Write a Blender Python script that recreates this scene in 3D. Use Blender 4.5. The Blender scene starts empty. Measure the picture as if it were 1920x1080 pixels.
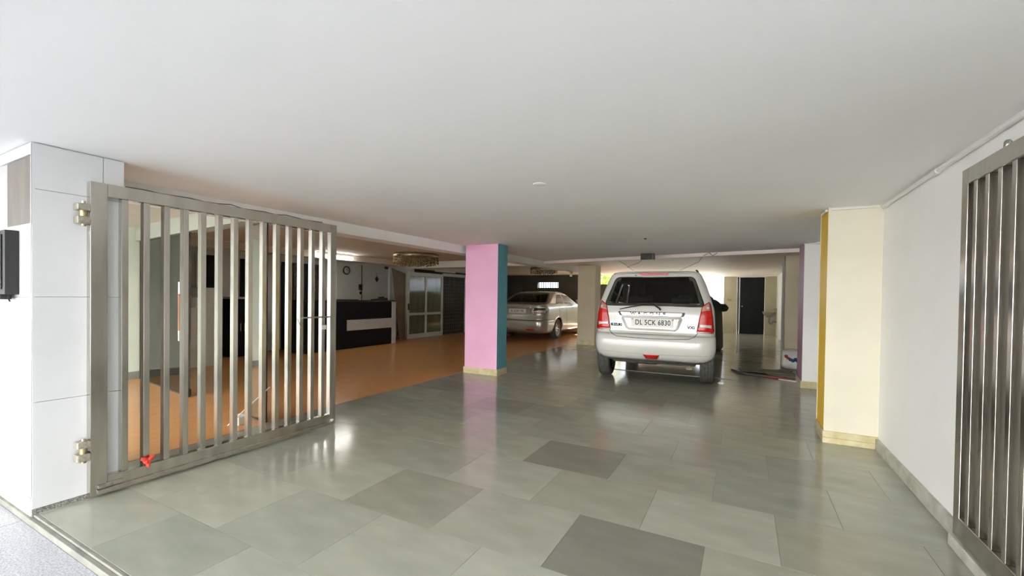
import bpy, bmesh, math, random
import numpy as np
from mathutils import Vector, Matrix
random.seed(7)
S = bpy.context.scene
COL = S.collection

# ------------------------------------------------------------------ camera
FPX, YAW, PITCH, ROLL, CY, CX, CAMH = 813.45, .490409, -.0134645, .0139044, 566.38, 960., 1.25
_fw = np.array([-math.sin(YAW)*math.cos(PITCH), math.cos(YAW)*math.cos(PITCH), math.sin(PITCH)])
_r0 = np.array([math.cos(YAW), math.sin(YAW), 0]); _u0 = np.cross(_r0, _fw)
_r = math.cos(ROLL)*_r0 + math.sin(ROLL)*_u0
_u = -math.sin(ROLL)*_r0 + math.cos(ROLL)*_u0
CAM = np.array([0, 0, CAMH])
cd = bpy.data.cameras.new('camera'); cam = bpy.data.objects.new('camera', cd); COL.objects.link(cam)
cd.sensor_width = 36; cd.lens = FPX*36/1920; cd.shift_y = (CY-540)/1920; cd.clip_start = .02
cam.matrix_world = Matrix(((_r[0], _u[0], -_fw[0], 0), (_r[1], _u[1], -_fw[1], 0), (_r[2], _u[2], -_fw[2], CAMH), (0, 0, 0, 1)))
S.camera = cam
def ray(x, y): return _r*(x-CX)/FPX - _u*(y-CY)/FPX + _fw
def atX(x, y, X): d = ray(x, y); return CAM + d*X/d[0]
def atY(x, y, Y): d = ray(x, y); return CAM + d*Y/d[1]
def atZ(x, y, Z): d = ray(x, y); return CAM + d*(Z-CAMH)/d[2]

# ------------------------------------------------------------------ light, world, exposure
w = bpy.data.worlds.new('sky'); S.world = w; w.use_nodes = True
bg = w.node_tree.nodes['Background']; bg.inputs[0].default_value = (.84, .93, 1.06, 1); bg.inputs[1].default_value = 1.2
sd = bpy.data.lights.new('sun', 'SUN'); sun = bpy.data.objects.new('sun', sd); COL.objects.link(sun)
sd.energy = 22.0; sd.angle = math.radians(1.5); sd.color = (1, .98, .95)
sun.rotation_euler = (math.radians(-54), 0, math.radians(-9))   # high over the building, from the rear yard side
S.view_settings.view_transform = 'Standard'; S.view_settings.look = 'None'
S.cycles.diffuse_bounces = 8; S.cycles.max_bounces = 14
S.view_settings.exposure = 1.72; S.view_settings.gamma = 1; S.view_settings.use_curve_mapping = False

# ------------------------------------------------------------------ materials
MATS = {}
def mat(name, c, rough=.5, metal=0., c2=None, scale=8., stretch=(1, 1, 1), bump=0., bscale=None, spec=.5,
        emit=0., coat=0., r2=None, objcol=False, detail=4., contrast=(.35, .65), alpha=None):
    m = bpy.data.materials.new(name); m.use_nodes = True; nt = m.node_tree; N = nt.nodes; L = nt.links
    b = N['Principled BSDF']
    b.inputs['Base Color'].default_value = (*c, 1); b.inputs['Roughness'].default_value = rough
    b.inputs['Metallic'].default_value = metal; b.inputs['Specular IOR Level'].default_value = spec
    b.inputs['Coat Weight'].default_value = coat; b.inputs['Coat Roughness'].default_value = .03
    tc = N.new('ShaderNodeTexCoord'); mp = N.new('ShaderNodeMapping'); mp.inputs['Scale'].default_value = stretch
    L.new(tc.outputs['Object'], mp.inputs[0])
    nz = N.new('ShaderNodeTexNoise'); nz.inputs['Scale'].default_value = scale; nz.inputs['Detail'].default_value = detail
    L.new(mp.outputs[0], nz.inputs[0])
    rp = N.new('ShaderNodeValToRGB')
    c2 = c2 or tuple(min(1, x*1.06) for x in c)
    rp.color_ramp.elements[0].color = (*c, 1); rp.color_ramp.elements[1].color = (*c2, 1)
    rp.color_ramp.elements[0].position, rp.color_ramp.elements[1].position = contrast
    L.new(nz.outputs[0], rp.inputs[0]); out = rp.outputs[0]
    if objcol:
        oi = N.new('ShaderNodeObjectInfo'); mx = N.new('ShaderNodeMixRGB'); mx.blend_type = 'MULTIPLY'; mx.inputs[0].default_value = 1
        L.new(out, mx.inputs[1]); L.new(oi.outputs['Color'], mx.inputs[2]); out = mx.outputs[0]
    L.new(out, b.inputs['Base Color'])
    if r2 is not None:
        mr = N.new('ShaderNodeMapRange'); mr.inputs[3].default_value = rough; mr.inputs[4].default_value = r2
        mr.inputs[1].default_value = .3; mr.inputs[2].default_value = .7
        L.new(nz.outputs[0], mr.inputs[0]); L.new(mr.outputs[0], b.inputs['Roughness'])
    if bump:
        n2 = N.new('ShaderNodeTexNoise'); n2.inputs['Scale'].default_value = bscale or scale*4; n2.inputs['Detail'].default_value = 3
        L.new(mp.outputs[0], n2.inputs[0])
        bp = N.new('ShaderNodeBump'); bp.inputs['Strength'].default_value = bump; bp.inputs['Distance'].default_value = .01
        L.new(n2.outputs[0], bp.inputs['Height']); L.new(bp.outputs[0], b.inputs['Normal'])
    if emit:
        b.inputs['Emission Color'].default_value = (*c, 1); b.inputs['Emission Strength'].default_value = emit
    MATS[name] = m; return m
def glass(name, tint, refl=.12, rough=.02):
    m = bpy.data.materials.new(name); m.use_nodes = True; nt = m.node_tree; N = nt.nodes; L = nt.links
    N.remove(N['Principled BSDF']); o = N['Material Output']
    t = N.new('ShaderNodeBsdfTransparent'); g = N.new('ShaderNodeBsdfGlossy'); g.inputs['Roughness'].default_value = rough
    nz = N.new('ShaderNodeTexNoise'); nz.inputs['Scale'].default_value = 3
    tc = N.new('ShaderNodeTexCoord'); L.new(tc.outputs['Object'], nz.inputs[0])
    rp = N.new('ShaderNodeValToRGB'); rp.color_ramp.elements[0].color = (*[x*.94 for x in tint], 1); rp.color_ramp.elements[1].color = (*tint, 1)
    L.new(nz.outputs[0], rp.inputs[0]); L.new(rp.outputs[0], t.inputs[0])
    fr = N.new('ShaderNodeFresnel'); fr.inputs[0].default_value = 1.5
    ad = N.new('ShaderNodeMath'); ad.operation = 'ADD'; ad.use_clamp = True; ad.inputs[1].default_value = refl
    L.new(fr.outputs[0], ad.inputs[0])
    mx = N.new('ShaderNodeMixShader'); L.new(ad.outputs[0], mx.inputs[0]); L.new(t.outputs[0], mx.inputs[1]); L.new(g.outputs[0], mx.inputs[2])
    L.new(mx.outputs[0], o.inputs[0]); MATS[name] = m; return m

mat('ceiling_paint', (.91, .91, .91), .8, c2=(.93, .93, .93), scale=1.5, bump=.03, bscale=60)
mat('lobby_ceiling_paint', (.66, .62, .56), .75, c2=(.70, .66, .60), scale=2, bump=.03, bscale=60)
mat('rear_ceiling_paint', (.82, .72, .67), .6, c2=(.86, .77, .72), scale=2.2, bump=.05, bscale=30)
mat('wall_white', (.85, .85, .83), .6, c2=(.88, .88, .86), scale=2.5, bump=.04, bscale=40)
mat('wall_cream', (.66, .625, .50), .6, c2=(.70, .66, .54), scale=2.5, bump=.04, bscale=40)
mat('wall_beige', (.60, .52, .37), .65, c2=(.64, .57, .41), scale=2.5, bump=.05, bscale=40)
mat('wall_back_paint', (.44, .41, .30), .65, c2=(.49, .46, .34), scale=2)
mat('wall_grey', (.70, .70, .67), .6, c2=(.75, .75, .72), scale=2, bump=.03, bscale=40)
mat('wall_green', (.58, .64, .53), .55, c2=(.63, .69, .58), scale=2, bump=.03, bscale=40)
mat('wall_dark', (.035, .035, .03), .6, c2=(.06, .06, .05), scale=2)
mat('paint_pink', (.80, .42, .63), .55, c2=(.84, .47, .67), scale=3, bump=.04, bscale=40)
mat('paint_blue', (.085, .30, .37), .55, c2=(.12, .35, .44), scale=2.5, bump=.04, bscale=40)
mat('paint_yellow', (.83, .53, .02), .5, c2=(.88, .58, .035), scale=4, bump=.04, bscale=40)
mat('paint_purple', (.40, .18, .30), .55, c2=(.46, .22, .35), scale=3, bump=.04, bscale=40)
mat('stone_ochre', (.50, .42, .20), .4, c2=(.66, .60, .40), scale=14, bump=.12, bscale=30, contrast=(.3, .7), detail=8)
mat('stone_skirting', (.34, .34, .28), .35, c2=(.58, .57, .50), scale=9, bump=.1, bscale=30, contrast=(.35, .75), detail=8)
mat('kota_stone', (.31, .315, .255), .10, c2=(.40, .405, .335), scale=2.6, stretch=(1.0, 2.6, 1), r2=.19, objcol=True, detail=9, bump=.008, bscale=7, contrast=(.25, .75))
mat('threshold_stone', (.16, .16, .14), .5, c2=(.24, .24, .21), scale=9)
mat('grout', (.13, .13, .11), .6)
mat('orange_floor', (.66, .31, .11), .2, c2=(.78, .41, .165), scale=4.5, stretch=(5, 1.2, 1), r2=.22, detail=4, contrast=(.1, .9))
mat('terrazzo', (.27, .28, .31), .35, c2=(.50, .51, .55), scale=130, detail=2, contrast=(.35, .62), bump=.05, bscale=200)
mat('street_ground', (.13, .13, .13), .85, c2=(.17, .17, .17), scale=1.5)
mat('yard_ground', (.42, .40, .36), .8, c2=(.50, .48, .44), scale=1.5)
mat('bounce_facade', (.72, .72, .71), .8, c2=(.76, .76, .75), scale=.6)
mat('granite_speckle', (.10, .10, .09), .45, c2=(.38, .38, .35), scale=150, detail=2, contrast=(.4, .68), bump=.1, bscale=120)
mat('marble_white', (.58, .59, .60), .22, c2=(.63, .64, .65), scale=1.6, detail=6)
mat('joint_grey', (.42, .42, .42), .7)
mat('panel_brown', (.12, .104, .092), .35, c2=(.16, .14, .125), scale=5, stretch=(3, 3, .6), detail=6)
mat('steel', (.53, .50, .45), .15, 1., c2=(.63, .60, .55), scale=6, stretch=(2, 2, .35), r2=.27, detail=6)
mat('steel_worn', (.44, .41, .36), .3, 1., c2=(.56, .53, .48), scale=30, r2=.45)
mat('brass', (.35, .27, .14), .4, .9, c2=(.48, .40, .24), scale=40, bump=.1)
mat('hinge_steel', (.36, .33, .26), .4, .6, c2=(.50, .47, .40), scale=60, bump=.1)
mat('chrome', (.62, .62, .63), .09, 1.)
mat('black_plastic', (.012, .012, .013), .4)
mat('black_gloss', (.010, .011, .014), .12, coat=.4)
mat('desk_black', (.014, .015, .019), .35, c2=(.018, .019, .024), scale=3, spec=.10)
mat('desk_white', (.60, .60, .63), .3)
mat('red_thread', (.62, .04, .03), .8, c2=(.74, .08, .05), scale=120)
mat('pvc_white', (.76, .75, .72), .4)
mat('car_white', (.68, .68, .64), .22, coat=.6, c2=(.70, .70, .66), scale=2)
mat('car_silver', (.38, .37, .32), .28, .55, coat=.7, c2=(.41, .40, .35), scale=3)
mat('rubber', (.055, .055, .05), .75, c2=(.085, .085, .078), scale=20, bump=.15, bscale=60)
mat('alloy', (.55, .55, .56), .25, .9)
mat('lamp_red', (.55, .010, .008), .22, coat=.15, c2=(.66, .02, .012), scale=30, spec=.35)
mat('lamp_clear', (.72, .70, .70), .12, coat=.6, c2=(.85, .83, .83), scale=40)
mat('lamp_amber', (.50, .22, .16), .12, coat=.6, c2=(.62, .32, .24), scale=40)
mat('plate_white', (.80, .80, .77), .4)
mat('print_black', (.012, .012, .012), .5, spec=.2)
mat('underbody', (.05, .048, .04), .7, c2=(.09, .085, .07), scale=12)
mat('axle_tan', (.26, .24, .18), .6, c2=(.34, .31, .24), scale=12)
mat('car_interior', (.018, .018, .018), .8)
mat('cloth_black', (.022, .024, .016), .8, c2=(.035, .037, .027), scale=10, bump=.25, bscale=14)
mat('door_dark', (.014, .016, .020), .6, c2=(.020, .022, .027), scale=2, spec=.12)
mat('door_frame_light', (.42, .42, .42), .4)
mat('wood_dark', (.030, .016, .012), .4, c2=(.11, .045, .03), scale=26, stretch=(1, 1, .7), contrast=(.48, .6))
mat('alu_white', (.62, .64, .58), .35)
mat('board_brown', (.20, .165, .12), .6, c2=(.24, .20, .15), scale=4, stretch=(4, 4, 1))
mat('gold_metal', (.36, .26, .12), .3, 1.)
mat('crystal', (.10, .065, .02), .06, .5, c2=(.62, .50, .30), scale=40, contrast=(.45, .62))
mat('tube_white', (1.0, .96, .90), .4, emit=8)
mat('bulb_white', (.8, .8, .76), .3)
mat('sack_white', (.62, .60, .54), .7, c2=(.70, .68, .62), scale=9, bump=.35, bscale=14)
mat('print_blue', (.02, .06, .14), .6); mat('print_red', (.36, .05, .03), .6)
mat('mat_green', (.13, .135, .09), .8, c2=(.20, .20, .14), scale=12, bump=.3, bscale=20)
mat('stick_red', (.25, .05, .03), .6); mat('stick_white', (.66, .64, .58), .6)
mat('pipe_grey', (.38, .38, .36), .45)
mat('ceramic', (.22, .21, .17), .3)
mat('leaf_green', (.20, .27, .04), .6, c2=(.36, .40, .08), scale=30)
mat('leaf_dark', (.05, .13, .025), .6, c2=(.14, .26, .06), scale=12)
mat('bark', (.10, .07, .05), .9, c2=(.16, .12, .09), scale=12)
mat('sheet_blue', (.24, .48, .58), .45, c2=(.30, .55, .65), scale=4)
mat('lattice_metal', (.10, .10, .085), .5, c2=(.15, .15, .13), scale=5)
mat('fence_grey', (.45, .45, .43), .7, c2=(.55, .55, .53), scale=9)
mat('handle_brown', (.30, .12, .05), .4)
mat('paper_white', (.75, .74, .70), .8)
mat('clock_face', (.60, .60, .57), .4)
glass('glass_clear', (.80, .88, .85), .02)
glass('glass_mirror', (.62, .70, .72), .55)
glass('glass_tint', (.32, .33, .30), .02)
glass('glass_car', (.62, .64, .62), .05)
glass('glass_door', (.62, .70, .62), .05)
mat('glass_olive', (.15, .165, .115), .10, c2=(.21, .225, .165), scale=2, stretch=(1, 3, .5))
mat('header_green', (.40, .44, .37), .6)

# ------------------------------------------------------------------ mesh helpers
class MB:
    def __init__(s): s.v = []; s.f = []; s.m = []; s.sm = []
    def add(s, vs, fs, m=0, smooth=False):
        o = len(s.v); s.v += [tuple(map(float, p)) for p in vs]
        for f in fs: s.f.append(tuple(i+o for i in f)); s.m.append(m); s.sm.append(smooth)
        return s
    def box(s, x0, x1, y0, y1, z0, z1, m=0):
        v = [(x, y, z) for z in (z0, z1) for y in (y0, y1) for x in (x0, x1)]
        return s.add(v, [(0, 2, 3, 1), (4, 5, 7, 6), (0, 1, 5, 4), (2, 6, 7, 3), (0, 4, 6, 2), (1, 3, 7, 5)], m)
    def obox(s, c, ax, ay, az, m=0):
        c = Vector(c); ax, ay, az = Vector(ax), Vector(ay), Vector(az)
        v = [c+i*ax+j*ay+k*az for k in (-1, 1) for j in (-1, 1) for i in (-1, 1)]
        return s.add(v, [(0, 2, 3, 1), (4, 5, 7, 6), (0, 1, 5, 4), (2, 6, 7, 3), (0, 4, 6, 2), (1, 3, 7, 5)], m)
    def tube(s, pts, r, n=8, m=0, cap=True, closed=False):
        pts = [Vector(p) for p in pts]; k = len(pts); rr = r if isinstance(r, (list, tuple)) else [r]*k
        up = None; rings = []
        for i, p in enumerate(pts):
            if closed: t = pts[(i+1) % k]-pts[i-1]
            else: t = pts[min(i+1, k-1)]-pts[max(i-1, 0)]
            t.normalize()
            if up is None: up = t.orthogonal().normalized()
            else:
                up = up-t*up.dot(t)
                up = up.normalized() if up.length > 1e-6 else t.orthogonal().normalized()
            b = t.cross(up); rings.append([p+rr[i]*(math.cos(2*math.pi*j/n)*up+math.sin(2*math.pi*j/n)*b) for j in range(n)])
        vs = [q for r_ in rings for q in r_]; fs = []
        for i in range(k if closed else k-1):
            a = i*n; b2 = ((i+1) % k)*n
            for j in range(n): fs.append((a+j, a+(j+1) % n, b2+(j+1) % n, b2+j))
        s.add(vs, fs, m, True)
        if cap and not closed:
            s.add(rings[0], [tuple(reversed(range(n)))], m); s.add(rings[-1], [tuple(range(n))], m)
        return s
    def lathe(s, prof, c=(0, 0, 0), n=32, m=0, axis='Z', smooth=True):
        vs = []; fs = []; k = len(prof)
        for j in range(n):
            a = 2*math.pi*j/n
            for r, h in prof:
                x, y = r*math.cos(a), r*math.sin(a)
                p = (x, y, h) if axis == 'Z' else ((h, x, y) if axis == 'X' else (x, h, y))
                vs.append((p[0]+c[0], p[1]+c[1], p[2]+c[2]))
        for j in range(n):
            for i in range(k-1): fs.append((j*k+i, ((j+1) % n)*k+i, ((j+1) % n)*k+i+1, j*k+i+1))
        return s.add(vs, fs, m, smooth)
    def prism(s, poly, p0, ex, ey, ez, m=0):
        p0, ex, ey, ez = Vector(p0), Vector(ex), Vector(ey), Vector(ez); n = len(poly)
        v = [p0+ex*a+ey*b for a, b in poly]; v += [p+ez for p in v]
        return s.add(v, [tuple(range(n)), tuple(reversed(range(n, 2*n)))]+[(i, i+n, (i+1) % n+n, (i+1) % n) for i in range(n)], m)
    def mesh(s, name, mats):
        me = bpy.data.meshes.new(name); me.from_pydata(s.v, [], s.f); keep = getattr(s, 'keep', False)
        for q in ([mats] if isinstance(mats, str) else mats): me.materials.append(MATS[q])
        me.polygons.foreach_set('material_index', s.m); me.polygons.foreach_set('use_smooth', s.sm)
        if not keep: bm = bmesh.new(); bm.from_mesh(me); bmesh.ops.recalc_face_normals(bm, faces=bm.faces); bm.to_mesh(me); bm.free()
        me.update(); return me
    def build(s, name, mats, parent=None, loc=(0, 0, 0), bevel=0, label=None):
        return link(name, s.mesh(name, mats), parent, loc, bevel, label)
def link(name, me, parent=None, loc=(0, 0, 0), bevel=0, label=None):
    o = bpy.data.objects.new(name, me); COL.objects.link(o); o.location = loc
    if parent: o.parent = parent
    if bevel:
        b = o.modifiers.new('bevel', 'BEVEL'); b.width = bevel; b.segments = 2; b.limit_method = 'ANGLE'
    if label: o['label'] = label
    return o
def tag(o, label, cat, group=None, kind=None):
    o['label'] = label; o['category'] = cat
    if group: o['group'] = group
    if kind: o['kind'] = kind
    return o
def thing(name, label, cat, loc=(0, 0, 0), rz=0, group=None):
    o = bpy.data.objects.new(name, None); COL.objects.link(o); o.location = loc; o.rotation_euler = (0, 0, rz); o.empty_display_size = .1
    return tag(o, label, cat, group)
def struct(name, mb, mats, parent=None, bevel=0):
    o = mb.build(name, mats, parent, bevel=bevel)
    if not parent: o['kind'] = 'structure'
    return o
def text_mesh(name, body, size, mats, parent, loc, rot=(math.pi/2, 0, 0), depth=.002, sx=1., space=1., bold=0.):
    c = bpy.data.curves.new(name, 'FONT'); c.body = body; c.size = size; c.extrude = depth; c.align_x = 'CENTER'; c.align_y = 'CENTER'
    c.space_character = space; c.offset = bold
    t = bpy.data.objects.new(name, c); COL.objects.link(t)
    dg = bpy.context.evaluated_depsgraph_get(); me = bpy.data.meshes.new_from_object(t.evaluated_get(dg))
    bpy.data.objects.remove(t); me.materials.clear(); me.materials.append(MATS[mats])
    o = link(name, me, parent, loc); o.rotation_euler = rot; o.scale = (sx, 1, 1); return o
def rect_loop(pts, n=1): return pts

# ------------------------------------------------------------------ setting
HC, XR, XL = 2.065, 1.02, -4.05        # main ceiling, right wall, lobby boundary
YT, YB = .886, 17.9                    # threshold, back wall
# floor of kota stone slabs
fl = struct('floor', MB().box(XL, XR+.1, YT, YB, -.10, -.004), 'grout')
TW, TH, G = .655, .5545, .0016
full = MB().box(0, TW-G, 0, TH-G, -.004, 0).mesh('tile', 'kota_stone')
DARK = {(2, -.805): .62, (4, -1.46): .68, (2, -1.46): 1.0, (2, -2.115): .80, (0, -2.77): .84, (3, -.475): 1.18, (1, -1.13): 1.12, (3, -1.13): .97,
        (3, -1.785): 1.06, (2, -.15): 1.05, (6, -2.77): .82, (5, -1.13): .9, (7, -.8): .85}
y0 = 1.2755-TH; row = 0
while y0 < YB:
    ya, yb = max(y0, YT), min(y0+TH-G, YB)
    base = -1.46 if row % 2 == 0 else -1.13
    k0 = math.floor((XL-base)/TW)
    for k in range(k0, k0+12):
        xa = base+k*TW; xb = xa+TW-G
        cx0, cx1 = max(xa, XL), min(xb, XR+.1)
        if cx1-cx0 < .03: continue
        t = 1.0+random.uniform(-.09, .06)
        for (r_, x_), v in DARK.items():
            if r_ == row and abs(x_-xa) < .05: t = v
        whole = cx1-cx0 > TW-.01 and yb-ya > TH-.01
        me = full if whole else MB().box(0, cx1-cx0, 0, yb-ya, -.004, 0).mesh('tile', 'kota_stone')
        o = link('tile', me, fl, (cx0, ya, random.uniform(-.0002, .0002)))
        g_ = random.uniform(-.03, .03); o.color = (t+g_, t, t-g_, 1)
    y0 += TH; row += 1
lfm = MB().prism([(-9.2, 2.0), (-7.7, 2.0), (-7.7, YT), (-4.05, YT), (-4.05, 1.272), (-3.93, 1.272), (-4.035, 3.2), (-4.035, 16.6), (-9.2, 16.6)], (0, 0, .0004), (1, 0, 0), (0, 1, 0), (0, 0, .0026))
lfm.box(-9.2, XL-.001, 2.0, 16.6, -.10, .0003)
struct('lobby_floor', lfm, 'orange_floor')
struct('trim_1', MB().box(XL, XR+.1, YT-.018, YT-.0005, -.06, -.002).box(XL, XR+.1, YT-.040, YT-.0185, -.06, -.012), 'threshold_stone', bevel=.003)
pv = struct('pavement', MB().box(-9.2, XR-.001, -2.8, YT-.0405, -.20, -.052), 'joint_grey')
for i in range(10):
    for j in range(5):
        MB().box(-8.79+i*1.05, min(XR-.002, -8.79+i*1.05+1.044), YT-.042-(j+1)*.7+.006, YT-.042-j*.7, -.052, -.045).build('paving_slab', 'terrazzo', pv)
struct('street', MB().box(-30, 30, -30, -2.8, -.30, -.12), 'street_ground')
struct('rear_yard', MB().box(-14, 14, YB+.15, 40, -.25, -.02), 'yard_ground')

# ceilings (slab edge towards the rear runs slightly askew)
c = MB()
c.prism([(-9.3, -2.6), (XR+.25, -2.6), (XR+.25, 8.03), (XR-.0005, 8.085), (-4.05, 9.10), (-4.05, .86), (-9.3, .86)], (0, 0, HC), (1, 0, 0), (0, 1, 0), (0, 0, .25))  # unseen street overhang, lengthened to dim the entrance against the deep interior
struct('ceiling', c, 'ceiling_paint')
struct('ceiling_lobby', MB().box(-9.3, -4.30, .861, 16.6, 2.15, 2.31), 'lobby_ceiling_paint')
c = MB().prism([(XR-.001, 8.19), (XR-.001, YB-.001), (-4.2996, YB-.001), (-4.2996, 9.30)], (0, 0, 2.09), (1, 0, 0), (0, 1, 0), (0, 0, .22))
struct('ceiling_rear', c, 'rear_ceiling_paint')
c = MB().prism([(XR-.001, 8.065), (XR-.001, 8.185), (-4.05, 9.225), (-4.05, 9.105)], (0, 0, 2.005), (1, 0, 0), (0, 1, 0), (0, 0, .30))
struct('trim_2', c, 'rear_ceiling_paint')
# beam between driveway and lobby, cross beams
struct('trim_3', MB().box(-4.2995, -4.051, .861, 12.5, 1.94, 2.31), 'wall_white')
struct('trim_4', MB().box(-8.3, -4.301, 9.25, 9.55, 1.985, 2.149), 'wall_white')
struct('trim_5', MB().box(-8.35, -8.05, 3.2, 9.249, 2.02, 2.149).box(-8.35, -8.05, 9.551, 13.5, 1.995, 2.149), 'lobby_ceiling_paint')

# walls
struct('wall_right', MB().box(XR, XR+.2, -2.6, 8.09, -.1, 2.064).box(XR, XR+.2, 8.0901, YB+.2, -.1, 2.31), 'wall_white')  # stretch in front of the entrance is unseen, added to cut side light
sk = MB()
for a, b in ((1.01, 1.6), (1.602, 2.35), (2.352, 3.1), (3.102, 3.72), (3.722, 4.655)):
    sk.box(XR-.022, XR-.0005, a, b, 0, .095)
struct('baseboard_right', sk, 'stone_skirting', bevel=.004)
struct('wall_left', MB().box(-7.8, -7.6, -1.0, 2.97, -.1, 2.15), 'wall_green')
struct('baseboard_left', MB().box(-7.599, -7.58, .9, 2.97, .002, .11), 'granite_speckle')
struct('wall_left_lobby', MB().box(-9.2, -9.0, 2.97, 9.63, -.1, 2.149), 'wall_grey')
struct('wall_left_side', MB().box(-9.2, -7.801, 2.86, 2.969, -.1, 2.149), 'wall_grey')
struct('wall_left_step', MB().box(-9.2, -8.42, 9.631, 9.75, -.1, 2.149), 'wall_grey')
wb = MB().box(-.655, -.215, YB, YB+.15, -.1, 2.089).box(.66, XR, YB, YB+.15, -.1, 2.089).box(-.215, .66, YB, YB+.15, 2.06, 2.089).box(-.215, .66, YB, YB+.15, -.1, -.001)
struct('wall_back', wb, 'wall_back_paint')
# rear side behind the silver car, with a long slot window
A = atY(1008, 531, 16.6)[0]; B = atY(1047, 531, 16.6)[0]
zw0, zw1 = 1.60, 1.87
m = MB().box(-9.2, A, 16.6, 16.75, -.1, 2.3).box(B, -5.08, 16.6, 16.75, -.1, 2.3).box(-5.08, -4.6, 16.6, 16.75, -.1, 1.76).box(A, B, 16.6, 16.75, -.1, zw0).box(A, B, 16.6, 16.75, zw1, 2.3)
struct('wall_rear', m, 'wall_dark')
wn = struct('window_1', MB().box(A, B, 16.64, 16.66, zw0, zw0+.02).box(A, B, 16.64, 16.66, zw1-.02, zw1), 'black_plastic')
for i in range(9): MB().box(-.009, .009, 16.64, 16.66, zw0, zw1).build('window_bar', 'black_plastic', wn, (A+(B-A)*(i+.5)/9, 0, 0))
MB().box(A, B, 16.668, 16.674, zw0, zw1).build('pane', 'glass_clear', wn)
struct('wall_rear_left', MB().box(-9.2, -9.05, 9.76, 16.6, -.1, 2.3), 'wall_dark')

struct('wall_parapet', MB().box(-1.55, -.656, YB, YB+.15, -.1, .93).box(-4.6, -1.5505, YB, YB+.15, -.1, 1.46).box(-4.75, -4.6005, 16.751, YB+.15, -.1, 1.76), 'wall_cream')  # part hidden by the van raised, side wall added, to block yard glare
# back door, dark with a light frame strip, and the switch plate beside it
d = struct('door_1', MB().box(-.150, .655, YB+.02, YB+.06, .0, 2.055), 'door_dark')
MB().box(-.212, -.152, YB-.01, YB+.06, 0, 2.058).build('door_frame', 'black_plastic', d)
MB().box(-.150, -.118, YB-.012, YB+.0195, 0, 2.05).build('door_edge', 'door_frame_light', d)
MB().lathe([(0, -.03), (.022, -.03), (.022, -.012), (.008, -.01), (.008, .0199), (0, .0199)], (-.05, YB, 1.0), 12, axis='Y').build('door_knob', 'steel_worn', d)
p = atY(1368, 562, YB-.01)
tag(MB().box(p[0]-.07, p[0]+.07, YB-.022, YB-.001, p[2]-.045, p[2]+.045).build('switch_board', 'brass', bevel=.004), 'small brown switch board on the cream wall beside the dark door', 'switch')

# ------------------------------------------------------------------ columns
def column(name, label, x0, x1, y0, y1, z1, mats, facemats, skirt_h=.085, skirt='stone_ochre', rows=1, skirt_faces='FLR', z0=0.):
    t = thing(name, label, 'column', ((x0+x1)/2, (y0+y1)/2, z0)); ox, oy = (x0+x1)/2, (y0+y1)/2
    mb = MB(); hx, hy = (x1-x0)/2, (y1-y0)/2
    v = [(x, y, z) for z in (0, z1-z0) for y in (-hy, hy) for x in (-hx, hx)]
    F = {'B': (0, 2, 3, 1), 'T': (4, 5, 7, 6), 'F': (0, 1, 5, 4), 'K': (2, 6, 7, 3), 'L': (0, 4, 6, 2), 'R': (1, 3, 7, 5)}
    for k_, f in F.items(): mb.add(v, [f], facemats.get(k_, 0))
    bm_ = mb.mesh('shaft', mats); b2 = bmesh.new(); b2.from_mesh(bm_); bmesh.ops.remove_doubles(b2, verts=b2.verts, dist=1e-5); b2.to_mesh(bm_); b2.free()
    link('shaft', bm_, t, bevel=.006)
    e = .014
    for r_ in range(rows):
        za, zb = skirt_h*r_/rows+.0005, skirt_h*(r_+1)/rows-(.004 if r_ < rows-1 else 0)
        if 'F' in skirt_faces: MB().box(-hx-e, hx+(e if 'R' in skirt_faces else 0), -hy-e, -hy-.0005, za, zb).build('skirting', skirt, t, bevel=.003)
        if 'R' in skirt_faces: MB().box(hx+.0005, hx+e, -hy, hy, za, zb).build('skirting', skirt, t, bevel=.003)
        if 'L' in skirt_faces: MB().box(-hx-e, -hx-.0005, -hy, hy, za, zb).build('skirting', skirt, t, bevel=.003)
    return t
column('painted_column', 'square column painted pink on its front and teal blue on its side', -3.985, -3.38, 5.85, 6.16, 2.064, ['paint_pink', 'paint_blue'], {'R': 1, 'L': 1}, .10)
column('painted_column', 'plain beige square column standing beside the silver sedan', -3.87, -3.41, 10.95, 11.42, 2.089, ['wall_beige'], {}, .12)
column('painted_column', 'cream column with a bright yellow side against the white wall', .648, XR-.001, 4.67, 5.10, 2.064, ['wall_cream', 'paint_yellow'], {'L': 1}, .105, rows=2, skirt_faces='FL')
column('painted_column', 'off-white column with a purple side beyond the yellow-sided column', .748, XR-.001, 7.40, 8.02, 2.064, ['wall_white', 'paint_purple'], {'L': 1}, .10, skirt_faces='FL')
column('painted_column', 'grey-beige column standing behind the printed white sack', .685, XR-.001, 9.62, 10.1, 2.089, ['wall_beige'], {}, .05, skirt_faces='')

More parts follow.
